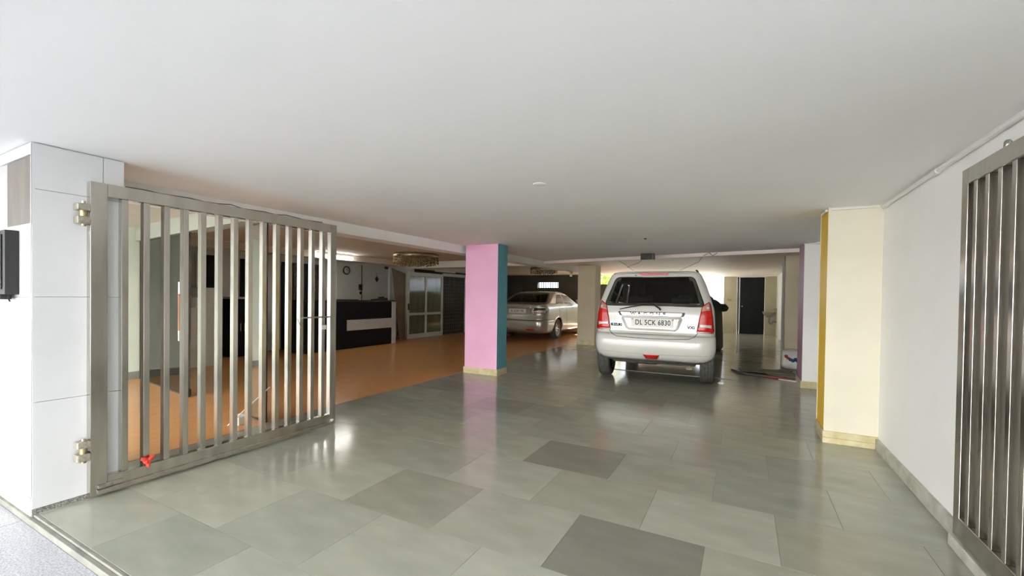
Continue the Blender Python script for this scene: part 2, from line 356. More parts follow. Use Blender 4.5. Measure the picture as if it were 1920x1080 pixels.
# entrance pillar clad in white marble slabs
PX, PY0, PY1 = -3.4615, .863, 1.266
ep = thing('entrance_pillar', 'white marble clad entrance pillar carrying the open steel gate', 'pillar', (-3.9, 1.05, -.052))
O = Vector((-3.9, 1.05, -.052))
def pb(mb_, name, mats, bevel=0, label=None):
    for i, q in enumerate(mb_.v): mb_.v[i] = (q[0]-O.x, q[1]-O.y, q[2]-O.z)
    return mb_.build(name, mats, ep, bevel=bevel, label=label)
pb(MB().box(-4.10, PX-.013, PY0+.013, PY1-.002, -.052, 2.064), 'core', 'joint_grey')
zs = [.026, .622, 1.210, 1.807, 2.060]
for i in range(4):
    za, zb = zs[i]+.001, zs[i+1]-.001
    if i == 3:
        pb(MB().box(PX-.012, PX, PY0, 1.164, za, zb), 'marble_slab', 'marble_white', .0015)
        pb(MB().box(PX-.012, PX, 1.167, PY1, za, zb), 'marble_slab', 'marble_white', .0015)
    else:
        pb(MB().box(PX-.012, PX, PY0, PY1, za, zb), 'marble_slab', 'marble_white', .0015)
for za, zb in ((.09, .62), (.622, 1.205), (1.207, 1.598)):
    pb(MB().box(-3.93, PX-.0005, PY0, PY0+.0125, za, zb), 'marble_slab', 'marble_white', .0015)
    pb(MB().box(-4.10, -3.932, PY0, PY0+.0125, za, zb), 'marble_slab', 'marble_white', .0015)
pb(MB().box(-3.90, PX-.026, PY0+.008, PY0+.0128, 1.62, 1.995), 'upper_panel', 'panel_brown', label='brown stone panel in a white surround')
pb(MB().box(PX-.022, PX-.0005, PY0, PY0+.0125, 1.60, 2.06).box(-4.10, PX-.0225, PY0, PY0+.0125, 1.998, 2.06), 'panel_surround', 'marble_white')
pb(MB().box(-3.90, PX-.023, PY0+.003, PY0+.0128, 1.600, 1.618), 'panel_surround', 'marble_white')
pb(MB().box(PX-.011, PX+.004, PY0-.002, PY1+.001, -.044, .025), 'skirting', 'granite_speckle', .002, 'grey speckled granite skirting')
pb(MB().box(-4.10, PX-.0115, PY0-.004, PY0+.0125, -.044, .089), 'skirting', 'stone_skirting', .002)
# black box on the street face
bx = thing('meter_box', 'black glass-fronted box mounted on the street side of the white pillar', 'box', (-3.845, PY0-.03, 1.2))
MB().box(-.19, .185, -.028, .029, .02, .385).build('case', 'black_plastic', bx, bevel=.004)
MB().box(-.175, .150, -.034, -.0285, .05, .36).build('glass_front', 'black_gloss', bx)
MB().box(-.175, .12, -.030, .015, -.008, .0195).build('terminal_cover', 'black_plastic', bx, bevel=.003)
MB().tube([(.14, 0, .019), (.150, -.004, -.005), (.172, -.004, -.018)], .004, 6).build('cable_stub', 'black_plastic', bx)
MB().box(-.10, -.07, -.0365, -.0345, .16, .26).build('green_patch', 'leaf_green', bx)  # small green rectangle on the glass front

# ------------------------------------------------------------------ steel gates
def make_gate(name, label, X, side, ya, yb, za, zb, nb, first, pitch, hinge_at):
    # side=+1: the face towards the driveway looks to +X
    t = thing(name, label, 'gate', (X, ya, za), group='steel driveway gates'); H = zb-za; Ln = yb-ya; T = .050
    x0, x1 = (-T, 0) if side > 0 else (0, T)
    sw, rt, rb = .080, .078, .105
    MB().box(x0, x1, 0, sw, 0, H).build('stile', 'steel', t, bevel=.003)
    MB().box(x0, x1, Ln-sw*.82, Ln, 0, H).build('stile', 'steel', t, bevel=.003)
    MB().box(x0, x1, sw+.0003, Ln-sw*.82-.0003, H-rt, H).build('top_rail', 'steel', t, bevel=.003)
    MB().box(x0, x1, sw+.0003, Ln-sw*.82-.0003, 0, rb).build('bottom_rail', 'steel', t, bevel=.003)
    xm0, xm1 = (x0+.001, x1-.003) if side > 0 else (x0+.003, x1-.001)
    bar = MB().box(xm0, xm1, 0, .034, rb+.0003, H-rt-.0003).mesh('bar', 'steel')
    for i in range(nb): link('bar', bar, t, (0, first-ya+pitch*i, 0), bevel=.002)
    return t, H, Ln
g, H, Ln = make_gate('steel_gate', 'open stainless steel barred gate hinged on the white marble pillar', -3.408, 1, 1.088, 2.845, .014, 1.896, 14, 1.236, .1118, 0)
# drop-bar sleeve along the foot of the gate
MB().box(.0005, .016, .030, Ln-.035, .012, .036).build('foot_ledge', 'steel', g, bevel=.002)
MB().box(.0005, .022, .032, .10, .046, .062).build('bolt_sleeve', 'steel_worn', g, bevel=.002)
MB().box(.0005, .012, .075, .155, .046, .066).build('bolt_plate', 'steel', g, bevel=.002)
MB().box(.0005, .012, Ln-.052, Ln-.030, .038, .055).build('bolt_stop', 'alu_white', g, bevel=.002)
for z in (1.70-.014, .306-.014):
    h = MB().tube([(-.006, -.028, z-.058), (-.006, -.028, z+.058)], .019, 14).build('hinge', 'brass', g)
    for za, zb in ((z+.016, z+.056), (z-.062, z-.018)): MB().box(-.046, .018, -.062, -.0005, za, zb).build('hinge_block', 'hinge_steel', h, bevel=.006)
    MB().tube([(-.006, -.028, z+.0565), (-.006, -.028, z+.072)], .010, 10).build('hinge_pin', 'steel_worn', h)
    MB().tube([(-.006, -.028, z-.0625), (-.006, -.028, z-.074)], .013, 10).build('hinge_nut', 'brass', h)
z = 1.035-.014
MB().tube([(.008, Ln-.36, z), (.008, Ln-.075, z)], .007, 8).build('slide_bolt', 'steel_worn', g)
MB().box(.0005, .004, Ln-.155, Ln-.115, z-.115, z-.075).build('lock_plate', 'alu_white', g)
MB().tube([(.004, Ln-.41, z), (.004, Ln-.37, z-.09)], .003, 6).build('bolt_wire', 'steel_worn', g)
# red thread knot tied to the gate
kn = thing('thread_knot', 'red thread knot tied around the foot of a gate bar', 'thread', (-3.40, 1.362, .155))
MB().tube([(0.002, -.02, -.004), (.012, .0, .012), (.002, .02, -.002), (.010, .0, -.010), (0.002, -.02, -.004)], .008, 8).build('loop', 'red_thread', kn)
for dy, dz in ((-.034, .018), (.036, .016), (.006, -.042), (.022, .004), (-.014, -.016)):
    MB().tube([(.008, 0, 0), (.014, dy*.6, dz*.7), (.010, dy, dz)], [.009, .014, .010], 8).build('thread_end', 'red_thread', kn)
# wire run lying along the gate top
tag(MB().tube([(-3.428, 1.26+i*.09, 1.901+.0035*math.sin(i*2.1)+(.008 if i in (7, 12) else 0)) for i in range(17)], .0038, 6).build('tie_wire', 'underbody'),
    'thin dark wire lying along the top rail of the open gate', 'wire')
g2, H2, L2 = make_gate('steel_gate', 'stainless steel barred gate folded flat against the white side wall', .965, -1, 1.25, 3.018, .070, 1.915, 14, 1.392, .1132, 1)
MB().lathe([(0, 0), (.011, 0), (.014, .008), (.013, .026), (.008, .034), (0, .036)], (.021, 2.644-1.25, H2), 12).build('top_knob', 'steel_worn', g2)
for za in (.3, 1.4): MB().box(.0502, .0545, .02, .06, za, za+.1).build('wall_hinge', 'brass', g2)
tag(MB().box(.952, .9975, 1.25, 3.035, .0005, .060).build('gate_kerb', 'stone_skirting', bevel=.006), 'low rough stone kerb running under the gate by the white wall', 'kerb')

# ------------------------------------------------------------------ conduits
def conduit(name, label, pts, r=.013, couplers=()):
    t = thing(name, label, 'conduit', pts[0]); o = Vector(pts[0])
    MB().tube([Vector(p)-o for p in pts], r, 8).build('pipe', 'pvc_white', t)
    for q in couplers:
        a, b = Vector(q[0])-o, Vector(q[1])-o; MB().tube([a, b], r*1.5, 8).build('coupler', 'pvc_white', t)
conduit('conduit_pipe', 'long white conduit along the top of the white side wall', [(1.004, 1.0, 2.030), (1.004, 4.62, 2.030)], .013,
        [((1.004, 3.46, 2.030), (1.004, 3.54, 2.030)), ((1.004, 4.50, 2.030), (1.004, 4.60, 2.030))])
conduit('conduit_pipe', 'white conduit along the top of the cream column front', [(.99, 4.655, 2.046), (.66, 4.655, 2.046)], .010)
conduit('conduit_pipe', 'short white conduit end on the yellow column side', [(.634, 4.72, 2.048), (.634, 4.95, 2.048)], .012)
conduit('conduit_pipe', 'thin conduit along the top of the purple-sided column', [(1.0, 7.385, 2.05), (.74, 7.385, 2.05)], .010, [((.92, 7.385, 2.05), (.89, 7.385, 2.05))])
p = atZ(1012, 345, HC)
tag(MB().lathe([(0, -.004), (.045, -.004), (.05, 0), (0, 0)], (p[0], p[1], HC-.0005), 24).build('ceiling_plate', 'ceiling_paint'), 'faint round cover plate flush on the white driveway ceiling', 'cover plate')
p = atZ(1210, 447, HC)
tag(MB().lathe([(0, -.012), (.012, -.012), (.022, 0), (0, 0)], (p[0], p[1], HC-.0005), 16).build('ceiling_hook', 'underbody'), 'small dark ceiling hook above the white van', 'hook')
p = atZ(1216, 479, 2.03)
jb = thing('junction_box', 'dark open junction box under the rear ceiling beam', 'junction box', (p[0], p[1]-.02, 1.955))
MB().box(-.13, .06, -.05, .05, .0, .108).build('case', 'underbody', jb, bevel=.006)
MB().box(.062, .11, -.05, .05, -.005, .108).build('cover', 'black_plastic', jb, bevel=.004)
def wire(label, pts, r=.005):
    tag(MB().tube(pts, r, 6).build('hanging_wire', 'underbody'), label, 'wire')
def wz(x, y, z): return tuple(atZ(x, y, z))
wire('loose dark wire hanging from the junction box', [wz(1203, 487, 2.0), wz(1198, 493, 1.995), wz(1183, 498, 1.99), wz(1176, 502, 2.0)])
wire('dark wire drooping left of the junction box towards the van roof', [wz(1160, 489, 2.04), wz(1172, 496, 2.03), wz(1187, 507, 2.02)])
wire('long dark wire zigzagging across the bright rear ceiling', [wz(1275, 507, 2.05), wz(1310, 491, 2.03), wz(1318, 480, 2.02), wz(1330, 473.5, 1.995), wz(1336, 480, 1.99), wz(1345, 474, 1.99)])

# ------------------------------------------------------------------ cars
def interp(rows, z, i):
    if z <= rows[0][0]: return rows[0][i]
    for a, b in zip(rows, rows[1:]):
        if z <= b[0]:
            t = (z-a[0])/(b[0]-a[0]); return a[i]+(b[i]-a[i])*t
    return rows[-1][i]
def densify(rows, step):
    zs_ = []
    for a, b in zip(rows, rows[1:]):
        n = max(1, round((b[0]-a[0])/step))
        if b[2]-a[2] > .2 or a[3]-b[3] > .25: n = max(n, 4)
        zs_ += [a[0]+(b[0]-a[0])*k/n for k in range(n)]
    zs_.append(rows[-1][0]); z_ = np.array([r_[0] for r_ in rows]); out = []
    # monotone smoothing of each profile
    cols = []
    for i in range(1, 5):
        v = np.array([r_[i] for r_ in rows], float); h = np.diff(z_); dl = np.diff(v)/h; mm = np.zeros(len(v)); mm[0], mm[-1] = dl[0], dl[-1]
        for k in range(1, len(v)-1):
            mm[k] = 0 if dl[k-1]*dl[k] <= 0 else 2*dl[k-1]*dl[k]/(dl[k-1]+dl[k])
        cols.append((v, mm, h))
    for z in zs_:
        k = min(max(np.searchsorted(z_, z)-1, 0), len(z_)-2); q = [z]
        for v, mm, h in cols:
            t = (z-z_[k])/h[k]
            q.append((1+2*t)*(1-t)**2*v[k]+t*(1-t)**2*h[k]*mm[k]+t*t*(3-2*t)*v[k+1]+t*t*(t-1)*h[k]*mm[k+1])
        out.append(tuple(q))
    return out
def inpoly(x, y, P):
    c_ = False; n = len(P)
    for i in range(n):
        (x1, y1), (x2, y2) = P[i], P[i-1]
        if (y1 > y) != (y2 > y) and x < (x2-x1)*(y-y1)/(y2-y1)+x1: c_ = not c_
    return c_
def roundpoly(P, r, n=5):
    out = []; k = len(P)
    for i in range(k):
        p0, p, p2 = (np.array(P[(i+j) % k], float) for j in (-1, 0, 1))
        d1 = (p0-p)/np.linalg.norm(p0-p); d2 = (p2-p)/np.linalg.norm(p2-p)
        rr = min(r, .45*np.linalg.norm(p0-p), .45*np.linalg.norm(p2-p)); a, b = p+d1*rr, p+d2*rr
        for j in range(n+1):
            t = j/n; out.append(tuple((1-t)**2*a+2*t*(1-t)*p+t*t*b))
    return out
class Car:
    def __init__(s, rows, step=.045):
        s.rows = densify(rows, step)
    def rear(s, x, z):
        w_, yr, R = interp(s.rows, z, 1), interp(s.rows, z, 2), interp(s.rows, z, 4)
        e = min(max(abs(x)-(w_-R), 0), R*.9999)/R
        return yr+R*(1-math.sqrt(1-e*e))+.02*(x/w_)**2
    def side(s, y, z): return interp(s.rows, z, 1)
    def shell(s, wins, wheels, wr, ny=70, nx=28, nc=7):
        # wins: list of (where, poly) holes; wheels: list of yc,zc
        V = []; ring = None; info = []
        for z, w_, yr, yf, R in s.rows:
            pts = []
            for i in range(nx+1):
                x = -(w_-R)+2*(w_-R)*i/nx; pts.append((x, yr+.02*(x/w_)**2, 'rear'))
            for i in range(1, nc):
                a = math.pi/2*i/nc; x = w_-R+R*math.sin(a); pts.append((x, yr+R*(1-math.cos(a))+.02*(x/w_)**2, 'rear'))
            y1, y2 = yr+R+.02, yf-R
            for i in range(ny+1): pts.append((w_, y1+(y2-y1)*i/ny, 'side'))
            for i in range(1, nc):
                a = math.pi/2*i/nc; pts.append((w_-R+R*math.cos(a), y2+R*math.sin(a), 'front'))
            for i in range(nx+1): pts.append(((w_-R)-2*(w_-R)*i/nx, yf, 'front'))
            for i in range(1, nc):
                a = math.pi/2*i/nc; pts.append((-(w_-R)-R*math.sin(a), y2+R*math.cos(a), 'front'))
            for i in range(ny+1): pts.append((-w_, y2-(y2-y1)*i/ny, 'side'))
            for i in range(1, nc):
                a = math.pi/2*i/nc; x = -(w_-R)-R*math.cos(a); pts.append((x, yr+R*(1-math.sin(a))+.02*(x/w_)**2, 'rear'))
            info.append(pts)
        n = len(info[0]); nr = len(info); P = [[Vector((q[0], q[1], s.rows[i][0])) for q in info[i]] for i in range(nr)]
        # snap to the wheel arches
        for i in range(nr):
            for j in range(n):
                p = P[i][j]
                for yc, zc in wheels:
                    d = Vector((0, p.y-yc, p.z-zc)); l = d.length
                    if abs(l-wr) < .028 and abs(p.x) > .4 and l > 0: P[i][j] = Vector((p.x, yc+d.y/l*wr, zc+d.z/l*wr))
        body = []; 
        for i in range(nr-1):
            for j in range(n):
                k = (j+1) % n; kind = info[i][j][2] if info[i][j][2] == info[i][k][2] else (info[i][k][2] if info[i][j][2] == 'side' else info[i][j][2])
                cc = (P[i][j]+P[i][k]+P[i+1][j]+P[i+1][k])/4; hole = False
                for where, poly in wins:
                    if where == kind == 'side' and inpoly(cc.y, cc.z, poly): hole = True
                    if where == kind and where in ('rear', 'front') and inpoly(cc.x, cc.z, poly): hole = True
                for yc, zc in wheels:
                    if abs(cc.x) > .4 and math.hypot(cc.y-yc, cc.z-zc) < wr-.002: hole = True
                if not hole: body.append((i*n+j, i*n+k, (i+1)*n+k, (i+1)*n+j, cc))
        vs = [p for r_ in P for p in r_]
        return vs, body, [(nr-1)*n+j for j in range(n)], n
    def patch(s, poly, off, nz=14, nx=14, where='rear', sgn=1):
        zs_ = [q[1] for q in poly]; z0, z1 = min(zs_)+1e-4, max(zs_)-1e-4; vs = []; fs = []
        for i in range(nz+1):
            z = z0+(z1-z0)*i/nz; xs = []
            for a in range(len(poly)):
                (xa, ya), (xb, yb) = poly[a-1], poly[a]
                if (ya > z) != (yb > z): xs.append(xa+(xb-xa)*(z-ya)/(yb-ya))
            a, b = min(xs), max(xs)
            for j in range(nx+1):
                x = a+(b-a)*j/nx
                if where == 'rear': vs.append((x, s.rear(x, z)-off, z))
                elif where == 'side': vs.append((sgn*(s.side(x, z)+off), x, z))
                else: vs.append((x, interp(s.rows, z, 3)+off, z))
        for i in range(nz):
            for j in range(nx):
                a = i*(nx+1)+j; fs.append((a, a+1, a+nx+2, a+nx+1))
        if where == 'front' or (where == 'side' and sgn < 0): fs = [tuple(reversed(f)) for f in fs]
        mb_ = MB(); mb_.keep = True; mb_.add(vs, fs, 0, True); return mb_
    def line(s, pts, off, r, n=6, sub=6):
        out = []
        for (xa, za), (xb, zb) in zip(pts, pts[1:]):
            for k in range(sub): t = k/sub; x, z = xa+(xb-xa)*t, za+(zb-za)*t; out.append((x, s.rear(x, z)-off, z))
        x, z = pts[-1]; out.append((x, s.rear(x, z)-off, z)); return MB().tube(out, r, n)
def solid(o, t, inner=None, off=-1):
    md = o.modifiers.new('thickness', 'SOLIDIFY'); md.thickness = t; md.offset = off
    if inner: o.data.materials.append(MATS[inner]); md.material_offset = 1; md.material_offset_rim = 0
def clean(o):
    bm_ = bmesh.new(); bm_.from_mesh(o.data); loose = [v for v in bm_.verts if not v.link_faces]
    bmesh.ops.delete(bm_, geom=loose, context='VERTS'); bmesh.ops.recalc_face_normals(bm_, faces=bm_.faces); bm_.to_mesh(o.data); bm_.free()
def make_wheel(parent, name, x, y, r, wd, hand, spokes=5):
    R0 = r; t = MB()
    prof = [(R0*.66, -wd/2), (R0*.86, -wd/2-.004), (R0*.96, -wd/2+.008)]
    gx = [-.36, -.33, -.30, -.12, -.10, -.08, .08, .10, .12, .30, .33, .36]
    for i, a in enumerate(gx): prof.append((R0-(.012 if i % 3 == 1 else 0), wd*a))
    prof += [(R0*.96, wd/2-.008), (R0*.86, wd/2+.004), (R0*.66, wd/2), (R0*.62, 0), (R0*.66, -wd/2)]
    t.lathe(prof, (0, 0, 0), 40, axis='X')
    o = t.build(name, 'rubber', parent, (x, y, r))
    rm = MB().lathe([(R0*.655, wd*.46*hand), (R0*.60, wd*.40*hand), (R0*.58, wd*.1*hand), (R0*.60, -wd*.35*hand), (R0*.655, -wd*.44*hand)], n=40, axis='X')
    rm.lathe([(0, wd*.36*hand), (R0*.16, wd*.36*hand), (R0*.2, wd*.25*hand), (R0*.2, wd*.1*hand), (0, wd*.1*hand)], n=20, axis='X')
    for k in range(spokes):
        a = 2*math.pi*k/spokes; c_, s_ = math.cos(a), math.sin(a)
        rm.obox((wd*.30*hand, R0*.38*c_, R0*.38*s_), (.010, 0, 0), (0, R0*.24*c_, R0*.24*s_), (0, -R0*.06*s_, R0*.06*c_))
    rm.build('rim', 'alloy', o)
    return o

# ---- white van
van = thing('van', 'white tall hatchback van parked with its rear towards the entrance', 'car', (-1.175, 6.50, 0), math.radians(3.5))
VR = [(.30, .76, .20, 3.78, .20), (.36, .82, .075, 3.86, .20), (.45, .848, .020, 3.92, .20), (.55, .857, .0, 3.95, .19), (.64, .855, .004, 3.94, .18), (.69, .852, .022, 3.92, .17),
      (.72, .848, .060, 3.90, .15), (.90, .842, .066, 3.80, .14), (1.0, .836, .070, 3.45, .13), (1.1, .826, .080, 3.10, .12), (1.17, .806, .098, 2.98, .12), (1.30, .766, .135, 2.72, .12),
      (1.45, .716, .180, 2.45, .12), (1.56, .668, .215, 2.25, .11), (1.60, .646, .222, 2.18, .10), (1.635, .612, .235, 2.08, .10), (1.655, .55, .29, 1.95, .16), (1.667, .40, .60, 1.5, .2)]
vc = Car(VR); WR = .295; wheels = [(.52, WR), (3.05, WR)]
win = roundpoly([(-.705, 1.135), (.705, 1.135), (.555, 1.565), (-.555, 1.565)], .07)
win_in = [(x*.93, 1.135+(z-1.135)*.90+.02) for x, z in win]
sw1 = roundpoly([(.55, 1.17), (1.55, 1.15), (1.55, 1.53), (.62, 1.53)], .06); sw2 = roundpoly([(1.62, 1.15), (2.72, 1.13), (2.30, 1.50), (1.62, 1.53)], .06)
wsh = roundpoly([(-.70, 1.14), (.70, 1.14), (.56, 1.56), (-.56, 1.56)], .06)
vs, fs, top, n_ = vc.shell([('rear', win_in), ('side', [(x, z) for x, z in sw1]), ('side', sw2), ('front', [(x*.95, z) for x, z in wsh])], wheels, .335)
def car_parts(car, parent, vs, fs, top, paint, zb, yb):
    bu = MB(); bu.add(vs, [f[:4] for f in fs if f[4].z < zb and f[4].y < yb], 0, True)
    bo = MB(); bo.add(vs, [f[:4] for f in fs if not (f[4].z < zb and f[4].y < yb)]+[tuple(top)], 0, True)
    b = bo.build('body', [paint], parent); clean(b); solid(b, .018, 'car_interior')
    u_ = bu.build('rear_bumper', [paint], parent); clean(u_); solid(u_, .018, 'car_interior')
    return b, u_
vb, vbu = car_parts(vc, van, vs, fs, top, 'car_white', .705, .62)
gl = vc.patch(win, .004, 20, 24).build('rear_window', 'glass_tint', van)
MB().tube([(x, vc.rear(x, z)-.004, z) for x, z in win], .006, 6, closed=True).build('window_seal', 'black_plastic', gl)
for sg in (1, -1):
    vc.patch(sw1, .003, 8, 8, 'side', sg).build('side_window', 'glass_tint', van)
    vc.patch(sw2, .003, 8, 8, 'side', sg).build('side_window', 'glass_car', van)
vc.patch(wsh, .003, 10, 8, 'front').build('windscreen', 'glass_car', van)
# tailgate shut lines
tg = [(-.58, 1.60), (-.62, 1.57), (-.735, 1.12), (-.70, 1.10), (-.655, .92), (-.62, .765), (-.56, .700), (-.49, .672), (0, .660), (.49, .672), (.56, .700), (.62, .765), (.655, .92), (.70, 1.10), (.735, 1.12), (.62, 1.57), (.58, 1.60)]
vc.line([(-.62, .765), (-.575, .705), (-.50, .675), (-.25, .664), (0, .660), (.25, .664), (.50, .675), (.575, .705), (.62, .765)], .0, .004).build('tailgate_gap', 'print_black', van)
vc.line([(-.80, .452), (-.4, .436), (0, .43), (.4, .436), (.80, .452)], -.001, .003).build('bumper_crease', 'axle_tan', van)
# spoiler lip over the window with the high brake lamp
sp = MB(); pro = []
for i in range(25):
    x = -.56+1.12*i/24; e = (abs(x)/.56)**4; y = vc.rear(x, 1.60); z0 = 1.583-.012*e; 
    pro.append([(x, y+.05, z0-.006), (x, y-.050+.05*e, z0+.006), (x, y-.050+.05*e, z0+.034-.012*e), (x, y+.06, 1.645-.035*e)])
sp.add([p for q in pro for p in q], [(i*4+j, i*4+(j+1) % 4, (i+1)*4+(j+1) % 4, (i+1)*4+j) for i in range(24) for j in range(4)]+[(0, 1, 2, 3), (99, 98, 97, 96)], 0, True)
so = sp.build('roof_spoiler', 'car_white', van)
bl = [(-.215, .0), (-.19, -.020), (.19, -.020), (.215, .0), (.19, .012), (-.19, .012)]
MB().prism(bl, (0, vc.rear(0, 1.60)-.054, 1.611), (1, 0, 0), (0, 0, 1), (0, .02, 0)).build('high_brake_lamp', 'lamp_red', so)
MB().tube([(-.255, vc.rear(.25, 1.6)-.058, 1.590), (-.255, vc.rear(.25, 1.6)-.03, 1.590)], .009, 10).build('washer_jet', 'black_plastic', so)
MB().tube([(.60, .40, 1.640), (.585, .33, 1.662), (.57, .55, 1.675)], .012, 8).build('roof_rail_end', 'black_plastic', van)
# tail lamps
for sg in (-1, 1):
    out = [(.605, .775), (.815, .765), (.826, .80), (.806, 1.0), (.778, 1.17), (.757, 1.205), (.672, 1.145), (.636, .96)]
    P = [(sg*a, b) for a, b in out]
    lam = vc.patch(P, .010, 18, 10).build('tail_lamp', 'lamp_red', van); solid(lam, .012)
    Pu = [(sg*a, b) for a, b in [(.660, 1.065), (.782, 1.075), (.768, 1.165), (.752, 1.190), (.680, 1.143)]]
    q = vc.patch(Pu, .014, 5, 5).build('indicator_lens', 'lamp_amber', lam); solid(q, .004)
    Pm = [(sg*a, b) for a, b in [(.628, .842), (.795, .838), (.795, .888), (.640, .892)]]
    q = vc.patch(Pm, .014, 5, 6).build('reversing_lens', 'lamp_clear', lam); solid(q, .004)
    MB().lathe([(0, 0), (.018, .004), (.018, .010)], (sg*.742, vc.rear(sg*.742, 1.12)-.022, 1.125), 12, axis='Y').build('bulb', 'lamp_clear', lam)
    vc.line([(sg*a, b) for a, b in out+[out[0]]], .006, .004, sub=3).build('lamp_seal', 'print_black', lam)
# wiper
yr = lambda x, z, o=.03: (x, vc.rear(x, z)-o, z)
wp = MB().tube([yr(.115, 1.085, .02), yr(.10, 1.105, .04), yr(.03, 1.150, .045), yr(-.04, 1.158, .040)], [.016, .014, .010, .008], 8).build('wiper', 'black_plastic', van)
MB().tube([yr(.03, 1.150, .030), yr(-.12, 1.150, .022), yr(-.30, 1.118, .020), yr(-.47, 1.078, .020)], [.006, .010, .010, .006], 8).build('wiper_blade', 'black_plastic', wp)
# chrome garnish, lettering, number plate
gp = roundpoly([(-.49, 1.050), (.45, 1.050), (.43, .985), (-.46, .985)], .012, 3)
ga = vc.patch(gp, .022, 6, 20).build('chrome_garnish', 'chrome', van); solid(ga, .02)
for i, ch in enumerate('WAGONR'):
    x = -.27+i*.0885; text_mesh('letter', ch, .056, 'print_black', ga, (x, vc.rear(x, 1.02)-.0265, 1.018), depth=.001, sx=1.3, bold=.0022)
rc = vc.patch(roundpoly([(-.46, .978), (.43, .978), (.35, .775), (-.36, .775)], .03), .002, 6, 16).build('plate_recess', 'car_white', van); solid(rc, .004)
pl = MB().box(-.295, .295, -.004, .004, -.062, .062).build('number_plate', 'plate_white', van, (-.005, vc.rear(.2, .89)-.018, .893), bevel=.003)
text_mesh('plate_text', 'DL 5CK 6830', .104, 'print_black', pl, (.015, -.005, -.003), depth=.0008, sx=.80, bold=.0012, space=1.06)
for x in (-.27, .345): MB().lathe([(0, -.004), (.010, -.004), (.013, 0), (0, 0)], (x if x < 0 else .29, -.005, .045), 10, axis='Y').build('plate_bolt', 'steel_worn', pl)
MB().lathe([(.022, -.003), (.028, -.003), (.028, .002), (.022, .002), (.022, -.003)], (.350, vc.rear(.35, .93)-.006, .935), 16, axis='Y').build('tailgate_key_ring', 'steel_worn', van)
text_mesh('model_badge', 'SUZUKI', .052, 'print_black', van, (-.515, vc.rear(-.515, .845)-.004, .845), depth=.002, bold=.003, sx=.95)
text_mesh('trim_badge', 'VXi', .058, 'print_black', van, (.53, vc.rear(.53, .84)-.004, .838), depth=.002, bold=.002, sx=1.1)
fg = [(-.115, .425), (.115, .425), (.078, .362), (-.078, .362)]
fo = vc.patch(roundpoly([(-.13, .430), (.13, .430), (.085, .350), (-.085, .350)], .008, 2), .004, 6, 6).build('fog_lamp_bezel', 'car_white', van); solid(fo, .01)
f2 = vc.patch(fg, .007, 5, 6).build('fog_lamp', 'lamp_red', fo); solid(f2, .004)
# running gear
for x, hd in ((-.745, -1), (.745, 1)):
    make_wheel(van, 'wheel', x, .52, WR, .185, hd); make_wheel(van, 'wheel', x, 3.05, WR, .185, hd)
MB().box(-.60, .60, .25, 3.7, .26, .40).build('underbody', 'underbody', van, bevel=.03)
ax = MB().tube([(-.62, .52, .30), (-.3, .50, .285), (.3, .50, .285), (.62, .52, .30)], .034, 10).build('rear_axle', 'axle_tan', van)
MB().tube([(-.50, .30, .30), (-.46, .42, .27), (-.44, .52, .25)], .025, 8).build('suspension_arm', 'axle_tan', ax)
MB().tube([(.50, .42, .37), (.50, .46, .20)], .016, 8).tube([(.46, .44, .20), (.54, .44, .20)], .018, 8).build('tow_hook', 'axle_tan', van)
MB().tube([(-.42, .26, .285), (-.28, .32, .285), (.05, .34, .285)], [.020, .045, .045], 12).build('silencer', 'underbody', van)
for x in (-.36, .36):
    s_ = MB().box(x-.22, x+.22, 2.02, 2.12, .60, 1.13).box(x-.24, x+.24, 2.0, 2.45, .50, .62).build('front_seat', 'car_interior', van, bevel=.04)
    MB().box(x-.13, x+.13, 2.03, 2.11, 1.16, 1.32).build('headrest', 'car_interior', s_, bevel=.04)
MB().box(-.60, .60, .95, 1.06, .55, 1.16).box(-.60, .60, .9, 1.4, .45, .57).build('rear_bench', 'car_interior', van, bevel=.04)
for x in (-.34, .34): MB().box(x-.15, x+.15, .96, 1.04, 1.165, 1.27).build('headrest', 'car_interior', van, bevel=.03)
MB().box(-.55, .55, .35, 2.9, .405, .43).build('cabin_floor', 'car_interior', van)

# ---- silver sedan
sed = thing('sedan', 'silver saloon car parked beside the plain beige column', 'car', (-5.715, 11.0, 0), 0)
SR = [(.20, .78, .16, 4.10, .20), (.28, .835, .05, 4.20, .22), (.38, .862, .010, 4.26, .24), (.50, .872, .0, 4.28, .26), (.62, .876, .020, 4.27, .28), (.72, .874, .045, 4.22, .28), (.84, .866, .050, 4.0, .26),
      (.94, .852, .045, 3.55, .24), (1.00, .826, .040, 3.10, .22), (1.035, .790, .080, 2.95, .20), (1.055, .765, .46, 2.86, .12), (1.08, .755, .54, 2.80, .12), (1.16, .726, .68, 2.62, .14), (1.26, .682, .86, 2.40, .15),
      (1.34, .635, 1.04, 2.22, .16), (1.385, .585, 1.22, 2.06, .18), (1.405, .50, 1.42, 1.95, .2), (1.412, .38, 1.6, 1.85, .2)]
sc = Car(SR, .04); SWR = .30; swh = [(1.02, SWR), (3.45, SWR)]
rw = roundpoly([(-.655, 1.085), (.655, 1.085), (.545, 1.345), (-.545, 1.345)], .06)
s1 = roundpoly([(1.02, 1.04), (1.66, 1.035), (1.66, 1.335), (1.36, 1.325)], .04); s2 = roundpoly([(1.72, 1.035), (2.66, 1.03), (2.18, 1.30), (1.72, 1.335)], .04)
wf = roundpoly([(-.66, 1.06), (.66, 1.06), (.56, 1.36), (-.56, 1.36)], .05)
vs, fs, top, n_ = sc.shell([('rear', [(x*.95, 1.10+(z-1.10)*.93) for x, z in rw]), ('side', s1), ('side', s2), ('front', [(x*.95, z) for x, z in wf])], swh, .345)
sb, sbu = car_parts(sc, sed, vs, fs, top, 'car_silver', .60, .72)
gl = sc.patch(rw, .004, 14, 18).build('rear_window', 'glass_tint', sed)
